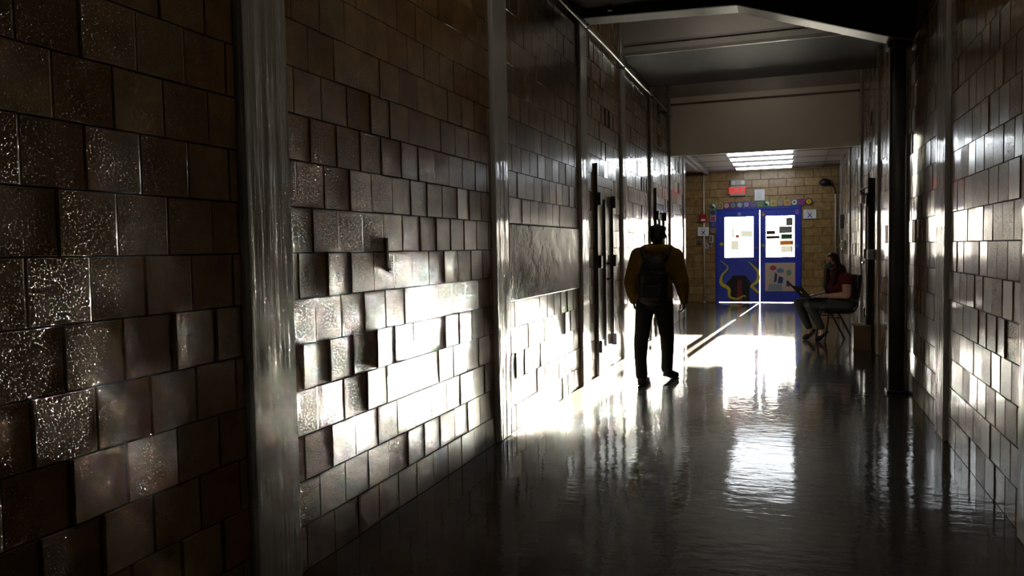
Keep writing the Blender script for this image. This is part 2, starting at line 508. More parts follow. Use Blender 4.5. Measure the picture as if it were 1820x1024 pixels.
ZT = 4.5
D_L1 = (8.53, 9.44, 0.0, 2.235)
D_L2 = (12.56, 13.50, 0.0, 2.235)
PATCH = (5.65, 7.82, 5 * CH, 8 * CH)
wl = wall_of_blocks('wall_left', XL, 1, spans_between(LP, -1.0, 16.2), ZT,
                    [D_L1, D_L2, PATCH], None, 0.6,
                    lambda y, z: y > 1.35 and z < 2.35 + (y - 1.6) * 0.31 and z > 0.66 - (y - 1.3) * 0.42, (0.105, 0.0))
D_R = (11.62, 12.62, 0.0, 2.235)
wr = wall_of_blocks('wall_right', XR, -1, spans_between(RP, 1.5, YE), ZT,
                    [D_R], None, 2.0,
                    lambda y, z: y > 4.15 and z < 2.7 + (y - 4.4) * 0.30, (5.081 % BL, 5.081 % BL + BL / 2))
# short step where the left wall widens into the entrance bay
b = MB(); b.box(-2.72, -2.56, 14.3, YE, 0, 3.4); tag(b.build('wall_entrance', M['end_brick']), kind='structure')
b = MB(); b.box(-2.56, -2.30, 16.19, 16.24, 0, 3.4); tag(b.build('wall_return', M['end_brick']), kind='structure')
b = MB(); b.box(-2.72, 1.3, YB - 0.2, YB, 0, ZT); tag(b.build('wall_rear', M['ceil_dark']), kind='structure')
b = MB(); b.box(XR + 0.25, XR + 0.4, YB, YE, 0, ZT); b.box(XL - 0.4, XL - 0.25, YB, 14.3, 0, ZT); tag(b.build('wall_backing', M['mortar']), kind='structure')

# end wall with the opening for the double door
DX0, DX1, DZ = -1.815, 0.215, 2.37
b = MB()
b.box(-2.72, DX0, YE + 0.012, YE + 0.25, 0, ZT); b.box(DX1, XR + 0.3, YE + 0.012, YE + 0.25, 0, ZT); b.box(DX0, DX1, YE + 0.012, YE + 0.25, DZ, ZT)
we = b.build('wall_end', M['mortar']); tag(we, kind='structure')
rnd = random.Random(5)
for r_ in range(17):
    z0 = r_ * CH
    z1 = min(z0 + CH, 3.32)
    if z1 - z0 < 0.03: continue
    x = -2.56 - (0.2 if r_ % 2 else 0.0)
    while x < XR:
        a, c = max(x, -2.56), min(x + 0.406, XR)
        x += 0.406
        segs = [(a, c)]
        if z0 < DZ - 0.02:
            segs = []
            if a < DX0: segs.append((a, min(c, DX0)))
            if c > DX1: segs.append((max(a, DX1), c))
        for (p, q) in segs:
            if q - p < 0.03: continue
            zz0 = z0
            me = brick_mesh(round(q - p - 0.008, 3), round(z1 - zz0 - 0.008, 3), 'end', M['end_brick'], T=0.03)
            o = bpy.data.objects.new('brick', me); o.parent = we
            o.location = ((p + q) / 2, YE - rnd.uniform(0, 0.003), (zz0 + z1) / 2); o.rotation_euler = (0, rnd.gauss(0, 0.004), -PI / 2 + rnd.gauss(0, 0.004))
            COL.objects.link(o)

# painted pilasters
def pilaster(n, x0, x1, a, b_, z1):
    m = MB(); m.box(x0, x1, a, b_, 0, z1, ch=0.012)
    tag(m.build('trim_%d' % n, M['post']), kind='structure')
tn = 2
for (a, b_) in LP[:-1]:
    pilaster(tn, XL - 0.05, XL + 0.028, a + 0.002, b_ - 0.002, ZT if a < 14.2 else 3.3); tn += 1
pilaster(tn, -2.30, XL + 0.02, 15.98, 16.24, 3.28); tn += 1
for (a, b_) in RP:
    pilaster(tn, XR - 0.028, XR + 0.05, a + 0.002, b_ - 0.002, ZT if a < 14.2 else 3.3); tn += 1

# rendered patch over three courses of the left wall
m = MB(); m.box(XL - 0.05, XL + 0.012, PATCH[0] + 0.004, PATCH[1] - 0.004, PATCH[2] + 0.004, PATCH[3] - 0.004, ch=0.006)
m.build('rendered_patch', M['patch'], parent=wl)

# ceilings
def slab(name, y0, y1, z0, z1, m, x0=-2.3, x1=1.3, kind='structure'):
    q = MB(); q.box(x0, x1, y0, y1, z0, z1); return tag(q.build(name, m), kind=kind)
slab('ceiling', YB, 14.3, ZT, ZT + 0.2, M['ceil_grey'])
XI0, XI1 = XL - 0.005, XR + 0.005
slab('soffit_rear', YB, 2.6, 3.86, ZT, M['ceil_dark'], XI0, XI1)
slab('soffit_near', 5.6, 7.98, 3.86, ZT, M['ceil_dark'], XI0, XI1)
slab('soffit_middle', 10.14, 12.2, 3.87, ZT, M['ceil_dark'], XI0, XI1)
slab('ceiling_entrance', 14.28, YE + 0.1, 3.29, 3.5, M['ceil_low'], -2.7, 1.3)
slab('header_entrance', 14.2, 14.28, 3.03, 3.915, M['header'], XI0 - 0.2, XI1)
slab('header_upper', 14.26, 14.34, 3.9, ZT, M['ceil_grey'], XI0, XI1)
slab('trim_30', 14.19, 14.28, 3.955, 4.05, M['header'], XI0, XI1)
slab('beam_face', 10.06, 10.14, 3.87, ZT, M['ceil_grey'], XI0, XI1)
slab('trim_31', 10.045, 10.075, 3.86, 3.90, M['glossbeam'], XI0, XI1)
slab('trim_32', 10.03, 10.062, 3.985, 4.01, M['glossbeam'], XI0, XI1)
# near beam: level on the left, dropping to the column on the right
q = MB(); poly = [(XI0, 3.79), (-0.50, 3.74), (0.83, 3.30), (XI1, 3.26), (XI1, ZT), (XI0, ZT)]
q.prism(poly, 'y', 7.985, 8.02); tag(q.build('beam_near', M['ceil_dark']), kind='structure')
q = MB(); poly2 = [(a, z + 0.002) for a, z in poly[:4]] + [(XI1, 3.40), (0.80, 3.44), (-0.50, 3.86), (XI0, 3.91)]
q.prism(poly2, 'y', 8.02, 8.27); tag(q.build('beam_flange', M['glossbeam']), kind='structure')
q = MB(); q.box(-2.56, -2.05, 16.24, 18.5, 3.16, 3.29); tag(q.build('trim_33', M['ceil_low']), kind='structure')
q = MB(); q.box(-2.05, -1.985, 14.3, YE, 3.22, 3.29); tag(q.build('trim_34', M['ceil_low']), kind='structure')
q = MB()
for i in range(1, 5): q.box(-2.5, XR, 14.3 + i * 1.22, 14.3 + i * 1.22 + 0.012, 3.284, 3.291)
for x in (-1.9, -1.3, 0.1, 0.7): q.box(x, x + 0.012, 14.3, YE, 3.2835, 3.291)
tag(q.build('trim_35', M['ceil_dark']), kind='structure')

# ------------------------------------------------------------------ double door
door = empty('door_1', (0, 0, 0)); tag(door, kind='structure')
q = MB()
q.box(DX0, DX0 + 0.055, YE - 0.03, YE + 0.12, 0, DZ); q.box(DX1 - 0.055, DX1, YE - 0.03, YE + 0.12, 0, DZ)
q.box(DX0 + 0.055, DX1 - 0.055, YE - 0.03, YE + 0.12, DZ - 0.06, DZ)
q.box(DX0 - 0.01, DX0 + 0.08, YE + 0.06, YE + 0.12, 0, DZ); q.box(DX1 - 0.08, DX1 + 0.01, YE + 0.06, YE + 0.12, 0, DZ); q.box(DX0, DX1, YE + 0.06, YE + 0.12, DZ - 0.08, DZ + 0.01)
q.build('door_frame', M['bluedark'], parent=door)
GX = -0.752
def leaf(x0, x1, wx0, wx1, wz0, wz1, hinge_left):
    y0, y1 = YE + 0.0, YE + 0.045
    z0, z1 = 0.007, DZ - 0.064
    r = MB()
    r.box(x0, wx0, y0, y1, z0, z1); r.box(wx1, x1, y0, y1, z0, z1)
    r.box(wx0, wx1, y0, y1, z0, wz0); r.box(wx0, wx1, y0, y1, wz1, z1)
    o = r.build('door_leaf', M['blue'], parent=door)
    r = MB(); w = 0.028
    for yy0, yy1 in ((y0 - 0.008, y0), (y1, y1 + 0.008)):
        r.box(wx0 - w, wx0, yy0, yy1, wz0 - w, wz1 + w); r.box(wx1, wx1 + w, yy0, yy1, wz0 - w, wz1 + w)
        r.box(wx0, wx1, yy0, yy1, wz0 - w, wz0); r.box(wx0, wx1, yy0, yy1, wz1, wz1 + w)
    r.build('window_bead', M['bluedark'], parent=o)
    r = MB(); r.box(wx0, wx1, y0 + 0.02, y0 + 0.026, wz0, wz1); r.build('pane', M['glass'], parent=o)
    r = MB(); r.box(x0 + 0.03, x1 - 0.03, y0 - 0.004, y0, 0.04, 0.045); r.box(x0 + 0.02, x1 - 0.02, y0 - 0.004, y0, 0.98, 0.99)
    r.build('leaf_seam', M['bluedark'], parent=o)
    for hz in (0.25, 1.15, 2.05):
        hx = x0 + 0.004 if hinge_left else x1 - 0.004
        r = MB(); r.tube([(hx, y0 - 0.008, hz - 0.06), (hx, y0 - 0.008, hz + 0.06)], 0.010, 8); r.build('hinge', M['bluedark'], parent=o)
    return o
lfL = leaf(DX0 + 0.057, GX - 0.008, -1.595, -0.905, 1.13, 2.14, True)
lfR = leaf(GX + 0.008, DX1 - 0.057, -0.605, 0.060, 1.13, 2.14, False)
q = MB(); q.box(GX - 0.02, GX + 0.02, YE + 0.01, YE + 0.035, 1.525, 1.537); q.build('latch', M['black'], parent=door)
q = MB(); q.box(-0.90, -0.80, YE - 0.055, YE - 0.02, 0.98, 1.02, ch=0.006); q.box(-0.86, -0.84, YE - 0.03, YE, 0.99, 1.01)
q.build('door_handle', M['bluedark'], parent=door)

# generic painted decoration of the left leaf: curling yellow ribbons and a dark cloth-like panel with a red stripe
mural = empty('mural', (0, 0, 0)); tag(mural, 'painted mural of yellow ribbons and a dark panel on the lower left blue door', 'mural')
def ribbon(name, pts, ws, y, m):
    P = [Vector(p) for p in pts]
    # Catmull-Rom
    C = []; W = []
    for i in range(len(P) - 1):
        p0, p1, p2, p3 = P[max(i - 1, 0)], P[i], P[i + 1], P[min(i + 2, len(P) - 1)]
        for k in range(8):
            t = k / 8
            C.append(0.5 * ((2 * p1) + (p2 - p0) * t + (2 * p0 - 5 * p1 + 4 * p2 - p3) * t * t + (3 * p1 - p0 - 3 * p2 + p3) * t ** 3))
            W.append(ws[i] * (1 - t) + ws[i + 1] * t)
    C.append(P[-1]); W.append(ws[-1])
    q = MB(); vs = []
    for yy in (y, y - 0.004):
        for i, c in enumerate(C):
            d = (C[min(i + 1, len(C) - 1)] - C[max(i - 1, 0)]).normalized(); nn = Vector((-d.y, d.x))
            for s in (-1, 1):
                p = c + nn * s * W[i] / 2; vs.append((p.x, yy, p.y))
    n = len(C); fs = []
    for i in range(n - 1):
        a = 2 * i; fs.append((a, a + 1, a + 3, a + 2)); o = 2 * n
        fs.append((o + a, o + a + 2, o + a + 3, o + a + 1))
        fs.append((a, a + 2, o + a + 2, o + a)); fs.append((a + 1, o + a + 1, o + a + 3, a + 3))
    fs.append((0, 2 * n, 2 * n + 1, 1)); e = 2 * n - 2; fs.append((e, e + 1, e + 1 + 2 * n, e + 2 * n))
    q.add(vs, fs)
    return q.build(name, m, parent=mural)
YD = YE - 0.0005
ribbon('painted_ribbon', [(-1.70, 1.05), (-1.52, 0.88), (-1.66, 0.68), (-1.68, 0.48), (-1.50, 0.34), (-1.48, 0.15), (-1.30, 0.09), (-1.13, 0.17), (-1.09, 0.12)],
       [0.01, 0.03, 0.05, 0.085, 0.08, 0.06, 0.045, 0.03, 0.012], YD - 0.0045, M['yellow'])
ribbon('painted_ribbon', [(-1.02, 1.02), (-0.90, 0.90), (-0.795, 0.76), (-0.80, 0.55), (-0.96, 0.42)],
       [0.012, 0.04, 0.06, 0.08, 0.05], YD - 0.0045, M['yellow'])
ribbon('painted_ribbon', [(-0.97, 0.42), (-0.84, 0.30), (-0.79, 0.24)],
       [0.07, 0.06, 0.04], YD - 0.0055, M['yellow'])
q = MB(); q.prism([(-1.46, 0.03), (-1.00, 0.03), (-1.00, 0.36), (-0.94, 0.46), (-1.10, 0.68), (-1.38, 0.68), (-1.56, 0.48), (-1.47, 0.36)], 'y', YD - 0.003, YD)
pn = q.build('painted_panel', M['mural_black'], parent=mural)
q = MB(); q.prism([(-1.31, 0.03), (-1.17, 0.03), (-1.195, 0.56), (-1.285, 0.56)], 'y', YD - 0.005, YD - 0.003); q.build('red_stripe', M['mural_red'], parent=pn)

# beige poster on the right leaf: generic colour shapes
ps = MB(); ps.box(-0.625, 0.075, YD - 0.006, YD, 0.285, 0.985); ps = ps.build('poster', M['beige']); tag(ps, 'square beige poster with sketched colour shapes on the right blue door', 'poster')
shapes = [('rose', (0.40, 0.07, 0.09), (-0.44, 0.86), 0.075, 0.06), ('sky', (0.12, 0.28, 0.42), (-0.27, 0.79), 0.085, 0.06), ('leaf', (0.16, 0.34, 0.20), (-0.07, 0.74), 0.06, 0.07)]
for nm, c, (cx, cz), ra, rb in shapes:
    mm = mat('poster_' + nm, c, 0.8); q = MB(); q.disc((cx, YD - 0.0075, cz), ra, 0.003, 'y', 16, rb); q.build('colour_shape', mm, parent=ps)
mg = mat('poster_pale', (0.52, 0.50, 0.48), 0.8); mn = mat('poster_navy', (0.05, 0.07, 0.20), 0.8); mk = mat('poster_dark', (0.06, 0.06, 0.07), 0.8); mb = mat('poster_greyblue', (0.30, 0.35, 0.42), 0.8)
for mm, poly in ((mg, [(-0.52, 0.50), (-0.42, 0.50), (-0.40, 0.76), (-0.50, 0.76)]), (mk, [(-0.42, 0.50), (-0.36, 0.52), (-0.34, 0.70), (-0.39, 0.76)]),
                 (mn, [(-0.34, 0.48), (-0.21, 0.48), (-0.20, 0.62), (-0.30, 0.66)]), (mg, [(-0.22, 0.36), (-0.14, 0.36), (-0.12, 0.66), (-0.20, 0.68)]),
                 (mb, [(-0.56, 0.30), (-0.22, 0.30), (-0.24, 0.46), (-0.54, 0.46)]), (mk, [(-0.12, 0.40), (0.02, 0.42), (0.0, 0.45), (-0.10, 0.55), (-0.13, 0.54)])):
    q = MB(); q.prism(poly, 'y', YD - 0.0085, YD - 0.006); q.build('colour_shape', mm, parent=ps)

# papers taped on the panes
pm = [backlit('backlit_grey', (0.15, 0.155, 0.15), 0.6), backlit('backlit_brown', (0.10, 0.05, 0.035), 0.6), backlit('backlit_pale', (0.13, 0.13, 0.125), 0.7), backlit('backlit_dark', (0.012, 0.012, 0.014), 0.6),
      backlit('backlit_green', (0.06, 0.10, 0.08), 0.6), backlit('backlit_tan', (0.10, 0.055, 0.025), 0.6)]
wp = [(-1.42, -1.37, 1.62, 1.86, 0, 'slim grey bottle-shaped cutout on the left door pane'),
      (-1.33, -1.245, 1.62, 1.70, 1, 'small brown square on the left door pane'),
      (-1.20, -0.93, 1.64, 1.79, 0, 'wide grey leaflet at the middle right edge of the left door pane'),
      (-1.44, -1.26, 1.32, 1.55, 2, 'pale sheet on the lower part of the left door pane'),
      (-0.60, -0.385, 1.69, 1.78, 1, 'brown and grey strip high on the left side of the right door pane'),
      (-0.60, -0.285, 1.58, 1.65, 3, 'dark strip below the brown one on the right door pane'),
      (-0.30, 0.01, 1.71, 1.88, 0, 'grey leaflet on the right side of the right door pane'),
      (-0.14, 0.02, 1.89, 2.09, 2, 'pale sheet in the top right corner of the right door pane'),
      (-0.25, 0.01, 1.56, 1.69, 4, 'dark green picture on the right door pane'),
      (-0.28, 0.03, 1.42, 1.53, 5, 'tan and orange flyer on the right door pane'),
      (-0.25, 0.02, 1.24, 1.40, 2, 'pale flyer at the bottom right of the right door pane')]
for x0, x1, z0, z1, k, lab in wp:
    q = MB(); q.box(x0, x1, YE + 0.0165, YE + 0.0195, z0, z1); tag(q.build('window_flyer', pm[k]), lab, 'flyer', 'flyers taped on the door panes')

# round stickers on the leaves
for (x, z, r, c, lab) in [(-1.67, 1.47, 0.045, (0.60, 0.48, 0.05), 'yellow round sticker left of the left door pane'),
                          (-1.24, 2.21, 0.045, (0.22, 0.26, 0.50), 'pale blue round sticker above the left door pane'),
                          (-0.84, 1.36, 0.030, (0.30, 0.12, 0.12), 'small dull red round sticker right of the left door pane'),
                          (-0.67, 2.18, 0.042, (0.50, 0.20, 0.05), 'orange round sticker at the top inner corner of the right door'),
                          (-0.67, 1.42, 0.042, (0.25, 0.30, 0.12), 'olive round sticker left of the right door pane'),
                          (0.125, 2.22, 0.055, (0.32, 0.12, 0.46), 'purple round sticker at the top right corner of the right door'),
                          (0.11, 1.40, 0.045, (0.05, 0.22, 0.40), 'teal round sticker right of the right door pane')]:
    q = MB(); q.disc((x, YD - 0.002, z), r, 0.004, 'y', 18); s_ = q.build('round_sticker', mat('sticker', c, 0.6)); tag(s_, lab, 'sticker', 'round stickers on the blue doors')
    for k in (-1, 1):
        q = MB(); q.disc((x + k * r * .35, YD - 0.0045, z + r * .25), r * 0.12, 0.001, 'y', 6); q.build('dot', M['ink'], parent=s_)

# paper emblems along the door frame
G, Yl, Mr, Pu, Bl, Tl = (0.10, 0.24, 0.11), (0.42, 0.36, 0.12), (0.20, 0.03, 0.09), (0.13, 0.09, 0.30), (0.05, 0.08, 0.32), (0.08, 0.22, 0.26)
emb = [  # x, z, backing, disc, centre, shape, label
    (-1.865, 2.425, G, (0.7, 0.72, 0.7), (0.02, 0.02, 0.02), 'yy', 'green tile with a black and white swirl, leftmost over the doors'),
    (-1.705, 2.430, Yl, (0.20, 0.11, 0.08), (0.45, 0.32, 0.2), 'c', 'yellow tile with a brown disc, second from the left over the doors'),
    (-1.545, 2.432, Mr, (0.72, 0.62, 0.66), (0.32, 0.05, 0.16), 'ring', 'maroon tile with a white ring over the left door'),
    (-1.385, 2.435, Mr, (0.12, 0.28, 0.30), (0.25, 0.12, 0.20), 'c', 'maroon tile with a teal disc over the left door'),
    (-1.225, 2.437, Bl, (0.35, 0.44, 0.40), (0.42, 0.46, 0.22), 'c', 'blue tile with a pale green disc over the left door'),
    (-1.065, 2.440, Pu, (0.42, 0.38, 0.55), (0.30, 0.26, 0.40), 'sq', 'purple tile with a lilac flower square over the left door'),
    (-0.905, 2.442, Pu, (0.28, 0.28, 0.45), (0.03, 0.03, 0.04), 'ring', 'purple tile with a black ringed disc over the left door'),
    (-0.745, 2.440, G, (0.20, 0.24, 0.16), (0.26, 0.14, 0.09), 'sq', 'green tile with a brown cross shape right above the door gap'),
    (-0.585, 2.446, G, (0.70, 0.72, 0.70), (0.02, 0.02, 0.02), 'yy', 'green tile with a black and white swirl just right of the door gap'),
    (-0.425, 2.449, Yl, (0.28, 0.34, 0.10), (0.55, 0.14, 0.04), 'dia', 'yellow tile with an orange red diamond over the right door'),
    (-0.265, 2.451, G, (0.55, 0.32, 0.30), (0.35, 0.10, 0.08), 'ring', 'green tile with a pink ringed disc over the right door'),
    (-0.105, 2.454, Yl, (0.50, 0.24, 0.08), (0.40, 0.14, 0.05), 'c', 'yellow tile with an orange disc over the right door'),
    (0.055, 2.457, Tl, (0.60, 0.56, 0.50), (0.04, 0.03, 0.03), 'c', 'teal tile with a white disc and black centre over the right door'),
    (0.215, 2.458, Bl, (0.25, 0.04, 0.20), (0.30, 0.05, 0.07), 'big', 'crimson and violet disc at the right corner of the door frame'),
    (0.385, 2.462, None, (0.015, 0.012, 0.01), (0.62, 0.42, 0.03), 'sun', 'black disc with a yellow centre and red diamond, rightmost over the doors'),
    (-1.875, 2.265, Tl, (0.06, 0.02, 0.02), (0.14, 0.03, 0.03), 'c', 'teal tile with a dark disc, upper one left of the left door'),
    (-1.875, 2.115, (0.42, 0.26, 0.30), (0.24, 0.03, 0.10), (0.30, 0.05, 0.12), 'sq', 'pink tile with a magenta square left of the left door'),
    (-1.875, 1.965, (0.04, 0.05, 0.20), (0.05, 0.07, 0.26), (0.08, 0.1, 0.3), 'c', 'dark blue tile left of the left door'),
    (-1.875, 1.825, (0.20, 0.14, 0.10), (0.40, 0.26, 0.16), (0.12, 0.08, 0.10), 'ring', 'tan arch tile, lowest one left of the left door')]
s_ = 0.0765
for x, z, bg, dc, cc, sh, lab in emb:
    ye = YE - 0.036
    q = MB()
    if bg: q.box(x - s_, x + s_, ye - 0.003, ye + 0.003, z - s_, z + s_)
    else: q.disc((x, ye, z), 0.085, 0.006, 'y', 24)
    t = q.build('emblem_tile', mat('emblem_back', bg or dc, 0.7)); tag(t, lab, 'emblem', 'paper emblems around the blue doors')
    md, mc = mat('emblem_disc', dc, 0.7), mat('emblem_centre', cc, 0.7)
    q = MB()
    if sh == 'sq': q.box(x - .048, x + .048, ye - .006, ye - .003, z - .048, z + .048)
    elif sh == 'dia': q.prism([(x - .06, z), (x, z - .06), (x + .06, z), (x, z + .06)], 'y', ye - .006, ye - .003)
    else: q.disc((x, ye - 0.0045, z), 0.06 if sh != 'big' else 0.085, 0.003, 'y', 20)
    if sh != 'sun': q.build('disc', md, parent=t)
    q = MB()
    if sh == 'yy':
        p = [(x + .06 * math.cos(a), z + .06 * math.sin(a)) for a in [PI / 2 + PI * k / 10 for k in range(11)]]
        p += [(x + .03 * math.cos(a), z - .03 + .03 * math.sin(a)) for a in [-PI / 2 + PI * k / 6 for k in range(1, 6)]]
        p += [(x - .03 * math.cos(a), z + .03 + .03 * math.sin(a)) for a in [-PI / 2 + PI * k / 6 for k in range(1, 6)]]
        q.prism(p, 'y', ye - .0075, ye - .006); q.disc((x + .0, ye - .007, z - .03), .008, .003, 'y', 8)
    elif sh == 'ring':
        n = 20; vs = []; fs = []
        for yy in (ye - .006, ye - .0075):
            for rr in (.048, .030):
                vs += [(x + rr * math.cos(2 * PI * k / n), yy, z + rr * math.sin(2 * PI * k / n)) for k in range(n)]
        for k in range(n):
            j = (k + 1) % n
            fs += [(k, j, n + j, n + k), (2 * n + k, 3 * n + k, 3 * n + j, 2 * n + j), (k, 2 * n + k, 2 * n + j, j), (n + k, n + j, 3 * n + j, 3 * n + k)]
        q.add(vs, fs); q.disc((x, ye - .007, z), .014, .003, 'y', 8)
    elif sh in ('dia', 'big'): q.prism([(x - .03, z), (x, z - .035), (x + .03, z), (x, z + .035)], 'y', ye - .008, ye - .006)
    elif sh == 'sun': q.disc((x, ye - 0.0045, z), 0.062, 0.003, 'y', 20)
    else: q.disc((x, ye - 0.007, z), 0.026, 0.003, 'y', 12)
    q.build('centre', mc, parent=t)
    if sh == 'sun':
        q = MB(); q.prism([(x - .016, z), (x, z - .042), (x + .016, z), (x, z + .042)], 'y', ye - .008, ye - .006); q.build('diamond', mat('emblem_red', (0.45, 0.05, 0.02), 0.7), parent=t)

# made-up board on posts outside, added to block sun through the right pane
nb = empty('sun_block_board', (0, 25.5, -0.05)); tag(nb, 'added dark sun-blocking board on posts outdoors behind the right door pane', 'board')
q = MB(); q.box(-0.45, 0.36, -.02, .02, 2.36, 3.05, ch=.004); q.build('board', M['darkpost'], parent=nb)
for x in (0.31, 0.36):
    q = MB(); q.tube([(x, 0.03, 0), (x, 0.03, 3.0)], .018, 8); q.build('post', M['darkpost'], parent=nb)

# ------------------------------------------------------------------ end wall fittings
def sign_x(x0, x1, z0, z1, lab):
    q = MB(); q.box(x0, x1, YE - 0.05, YE - 0.046, z0, z1); s = q.build('paper_sign', M['paper']); tag(s, lab, 'sign')
    cx, cz = (x0 + x1) / 2, (z0 + z1) / 2; w = x1 - x0
    q = MB()
    for i in range(2):
        q.box(cx - w * .25, cx + w * .25, YE - 0.0515, YE - 0.050, cz + .045 + i * .03, cz + .055 + i * .03)
    q.build('printed_line', M['inkgrey'], parent=s)
    textmesh('printed_cross', 'X', 0.15, M['ink'], s, (cx, YE - 0.0515, cz - 0.035), ext=0.001)
    return s
sign_x(-2.25, -1.975, 1.685, 1.905, 'white paper sign with an X left of the blue doors')
sign_x(0.26, 0.555, 2.05, 2.265, 'white paper sign with an X right of the blue doors')
q = MB(); q.box(-0.868, -0.632, YE - 0.05, YE - 0.046, 2.53, 2.80); s = q.build('paper_notice', M['paper']); tag(s, 'blank looking white paper notice above the door gap', 'notice')
q = MB()
for i in range(7): q.box(-0.83, -0.67 - (i % 3) * .02, YE - 0.0515, YE - 0.05, 2.575 + i * .03, 2.583 + i * .03)
q.build('printed_line', M['inkgrey'], parent=s)

ex = empty('exit_sign', (-1.27, YE, 2.85)); tag(ex, 'lit red EXIT sign in a grey housing above the left blue door', 'sign')
q = MB(); q.box(-0.185, 0.185, -0.075, -0.005, -0.185, 0.06, ch=0.008); q.build('housing', M['exit_box'], parent=ex)
q = MB(); q.box(-0.155, 0.155, -0.081, -0.075, -0.155, 0.035); q.build('face', M['exit_glow'], parent=ex)
textmesh('lettering', 'EXIT', 0.215, M['exit_red'], ex, (0, -0.083, -0.06), ext=0.002)
q = MB(); q.box(-0.17, 0.19, -0.10, -0.005, 0.065, 0.21, ch=0.01); q.build('lamp_box', M['exit_box'], parent=ex)
for sx in (-0.10, 0.12):
    q = MB(); q.disc((sx, -0.106, 0.135), 0.045, 0.014, 'y', 16); q.build('lamp_head', M['fixture'], parent=ex)

cp = MB(); cp.tube([(-2.10, YE - 0.02, 0.02), (-2.10, YE - 0.02, 3.28)], 0.018, 8); cp = cp.build('conduit', M['trim_white'], smooth=True)
tag(cp, 'thin white vertical conduit on the end wall left of the doors', 'conduit')
q = MB(); q.disc((-2.10, YE - .02, 0.012), .032, .024, 'z', 10); q.build('foot', M['trim_white'], parent=cp)
al = empty('fire_alarm', (-2.11, YE, 2.13)); tag(al, 'dark red fire alarm on the conduit left of the doors', 'alarm')
q = MB(); q.box(-0.09, 0.09, -0.085, -0.04, -0.10, 0.10, ch=.012); q.build('body', M['red'], parent=al)
q = MB(); q.box(-0.05, 0.05, -0.10, -0.085, -0.07, -0.02, ch=.004); q.build('strobe', M['white'], parent=al)
q = MB(); q.disc((0, -.09, .04), .04, .012, 'y', 14); q.build('horn', M['red'], parent=al)
def plate(nm, x0, x1, z0, z1, m, lab, cat, d=0.05):
    q = MB(); q.box(x0, x1, YE - d, YE - 0.003, z0, z1, ch=0.006); o = q.build(nm, m); tag(o, lab, cat)
    q = MB(); q.box(x0 + .03, x1 - .03, YE - d - 0.006, YE - d, z0 + .03, z1 - .03); q.build('cover', M['darkpost'], parent=o)
    return o
plate('switch_box', -2.26, -2.14, 1.48, 1.58, M['darkpost'], 'small dark box left of the white conduit', 'box')
plate('control_box', -2.07, -1.99, 1.36, 1.50, M['exit_box'], 'small grey box on the white conduit below the paper sign', 'box')
plate('card_reader', -1.97, -1.87, 1.50, 1.70, M['exit_box'], 'grey card reader between the conduit and the left blue door', 'reader')
q = MB(); q.tube([(-1.92, YE - .02, 1.50), (-1.92, YE - .02, 1.42), (-1.99, YE - .02, 1.42)], .012, 8); tag(q.build('cable_loop', M['trim_white']), 'short pale conduit bend under the card reader', 'conduit')
c2 = MB(); c2.tube([(0.985, YE - .03, 1.05), (0.985, YE - .03, 2.62)], 0.018, 8); c2 = c2.build('conduit', M['trim_white'], smooth=True)
tag(c2, 'thin white vertical conduit in the right corner of the end wall', 'conduit')
sp = empty('wall_speaker', (0.80, YE, 2.90)); tag(sp, 'dark round wall horn high in the right corner of the end wall', 'speaker')
q = MB(); q.ell((-.06, -.12, 0), (.13, .10, .085)); q.build('horn', M['black'], parent=sp, smooth=True)
q = MB(); q.box(-.03, .03, -.06, -.003, -.05, .05, ch=.006); q.tube([(0, -.05, -.02), (.10, -.06, -.05), (.17, -.05, -.16), (.185, -.03, -.27)], .014, 8); q.build('bracket', M['black'], parent=sp)

# ------------------------------------------------------------------ entrance ceiling lights
for i, (y, x0, x1, lab) in enumerate([(16.35, -1.215, 0.02, 'nearest and longest looking of the four lit ceiling tubes'), (17.35, -1.225, 0.015, 'second nearest of the four lit ceiling tubes'),
                                 (18.35, -1.235, 0.01, 'third nearest of the four lit ceiling tubes'), (19.45, -1.245, 0.0, 'farthest of the four lit ceiling tubes by the end wall')]):
    f = empty('ceiling_light', ((x0 + x1) / 2, y, 3.29)); tag(f, lab, 'light', 'lit tubes on the entrance ceiling'); w = (x1 - x0) / 2
    q = MB(); q.box(-w - .03, w + .03, -.06, .06, -.03, -.001, ch=.006); q.build('tray', M['fixture'], parent=f)
    q = MB(); q.box(-w, w, -.045, .045, -.075, -.03, ch=.012); q.build('lens', M['tube'], parent=f)
# lights up in the ceiling wells; the one behind the camera is added fill
for (x, y, w, l_, lab) in [(-0.5, -1.2, .4, .10, 'added fill light on the low ceiling behind the viewpoint'), (-0.6, 4.1, 1.0, .22, 'lit fixture up in the nearest ceiling recess'), (-0.6, 9.0, .6, .15, 'lit fixture up in the middle ceiling recess'), (-0.42, 13.1, .24, .10, 'square lit fixture up in the farthest ceiling recess')]:
    f = empty('recess_light', (x, y, ZT if y > 0 else 3.86)); tag(f, lab, 'light')
    q = MB(); q.box(-w - .03, w + .03, -l_ - .03, l_ + .03, -.05, -.001, ch=.006); q.build('tray', M['fixture'], parent=f)
    q = MB(); q.box(-w, w, -l_, l_, -.09, -.05, ch=.01); q.build('lens', M['tubewell'], parent=f)

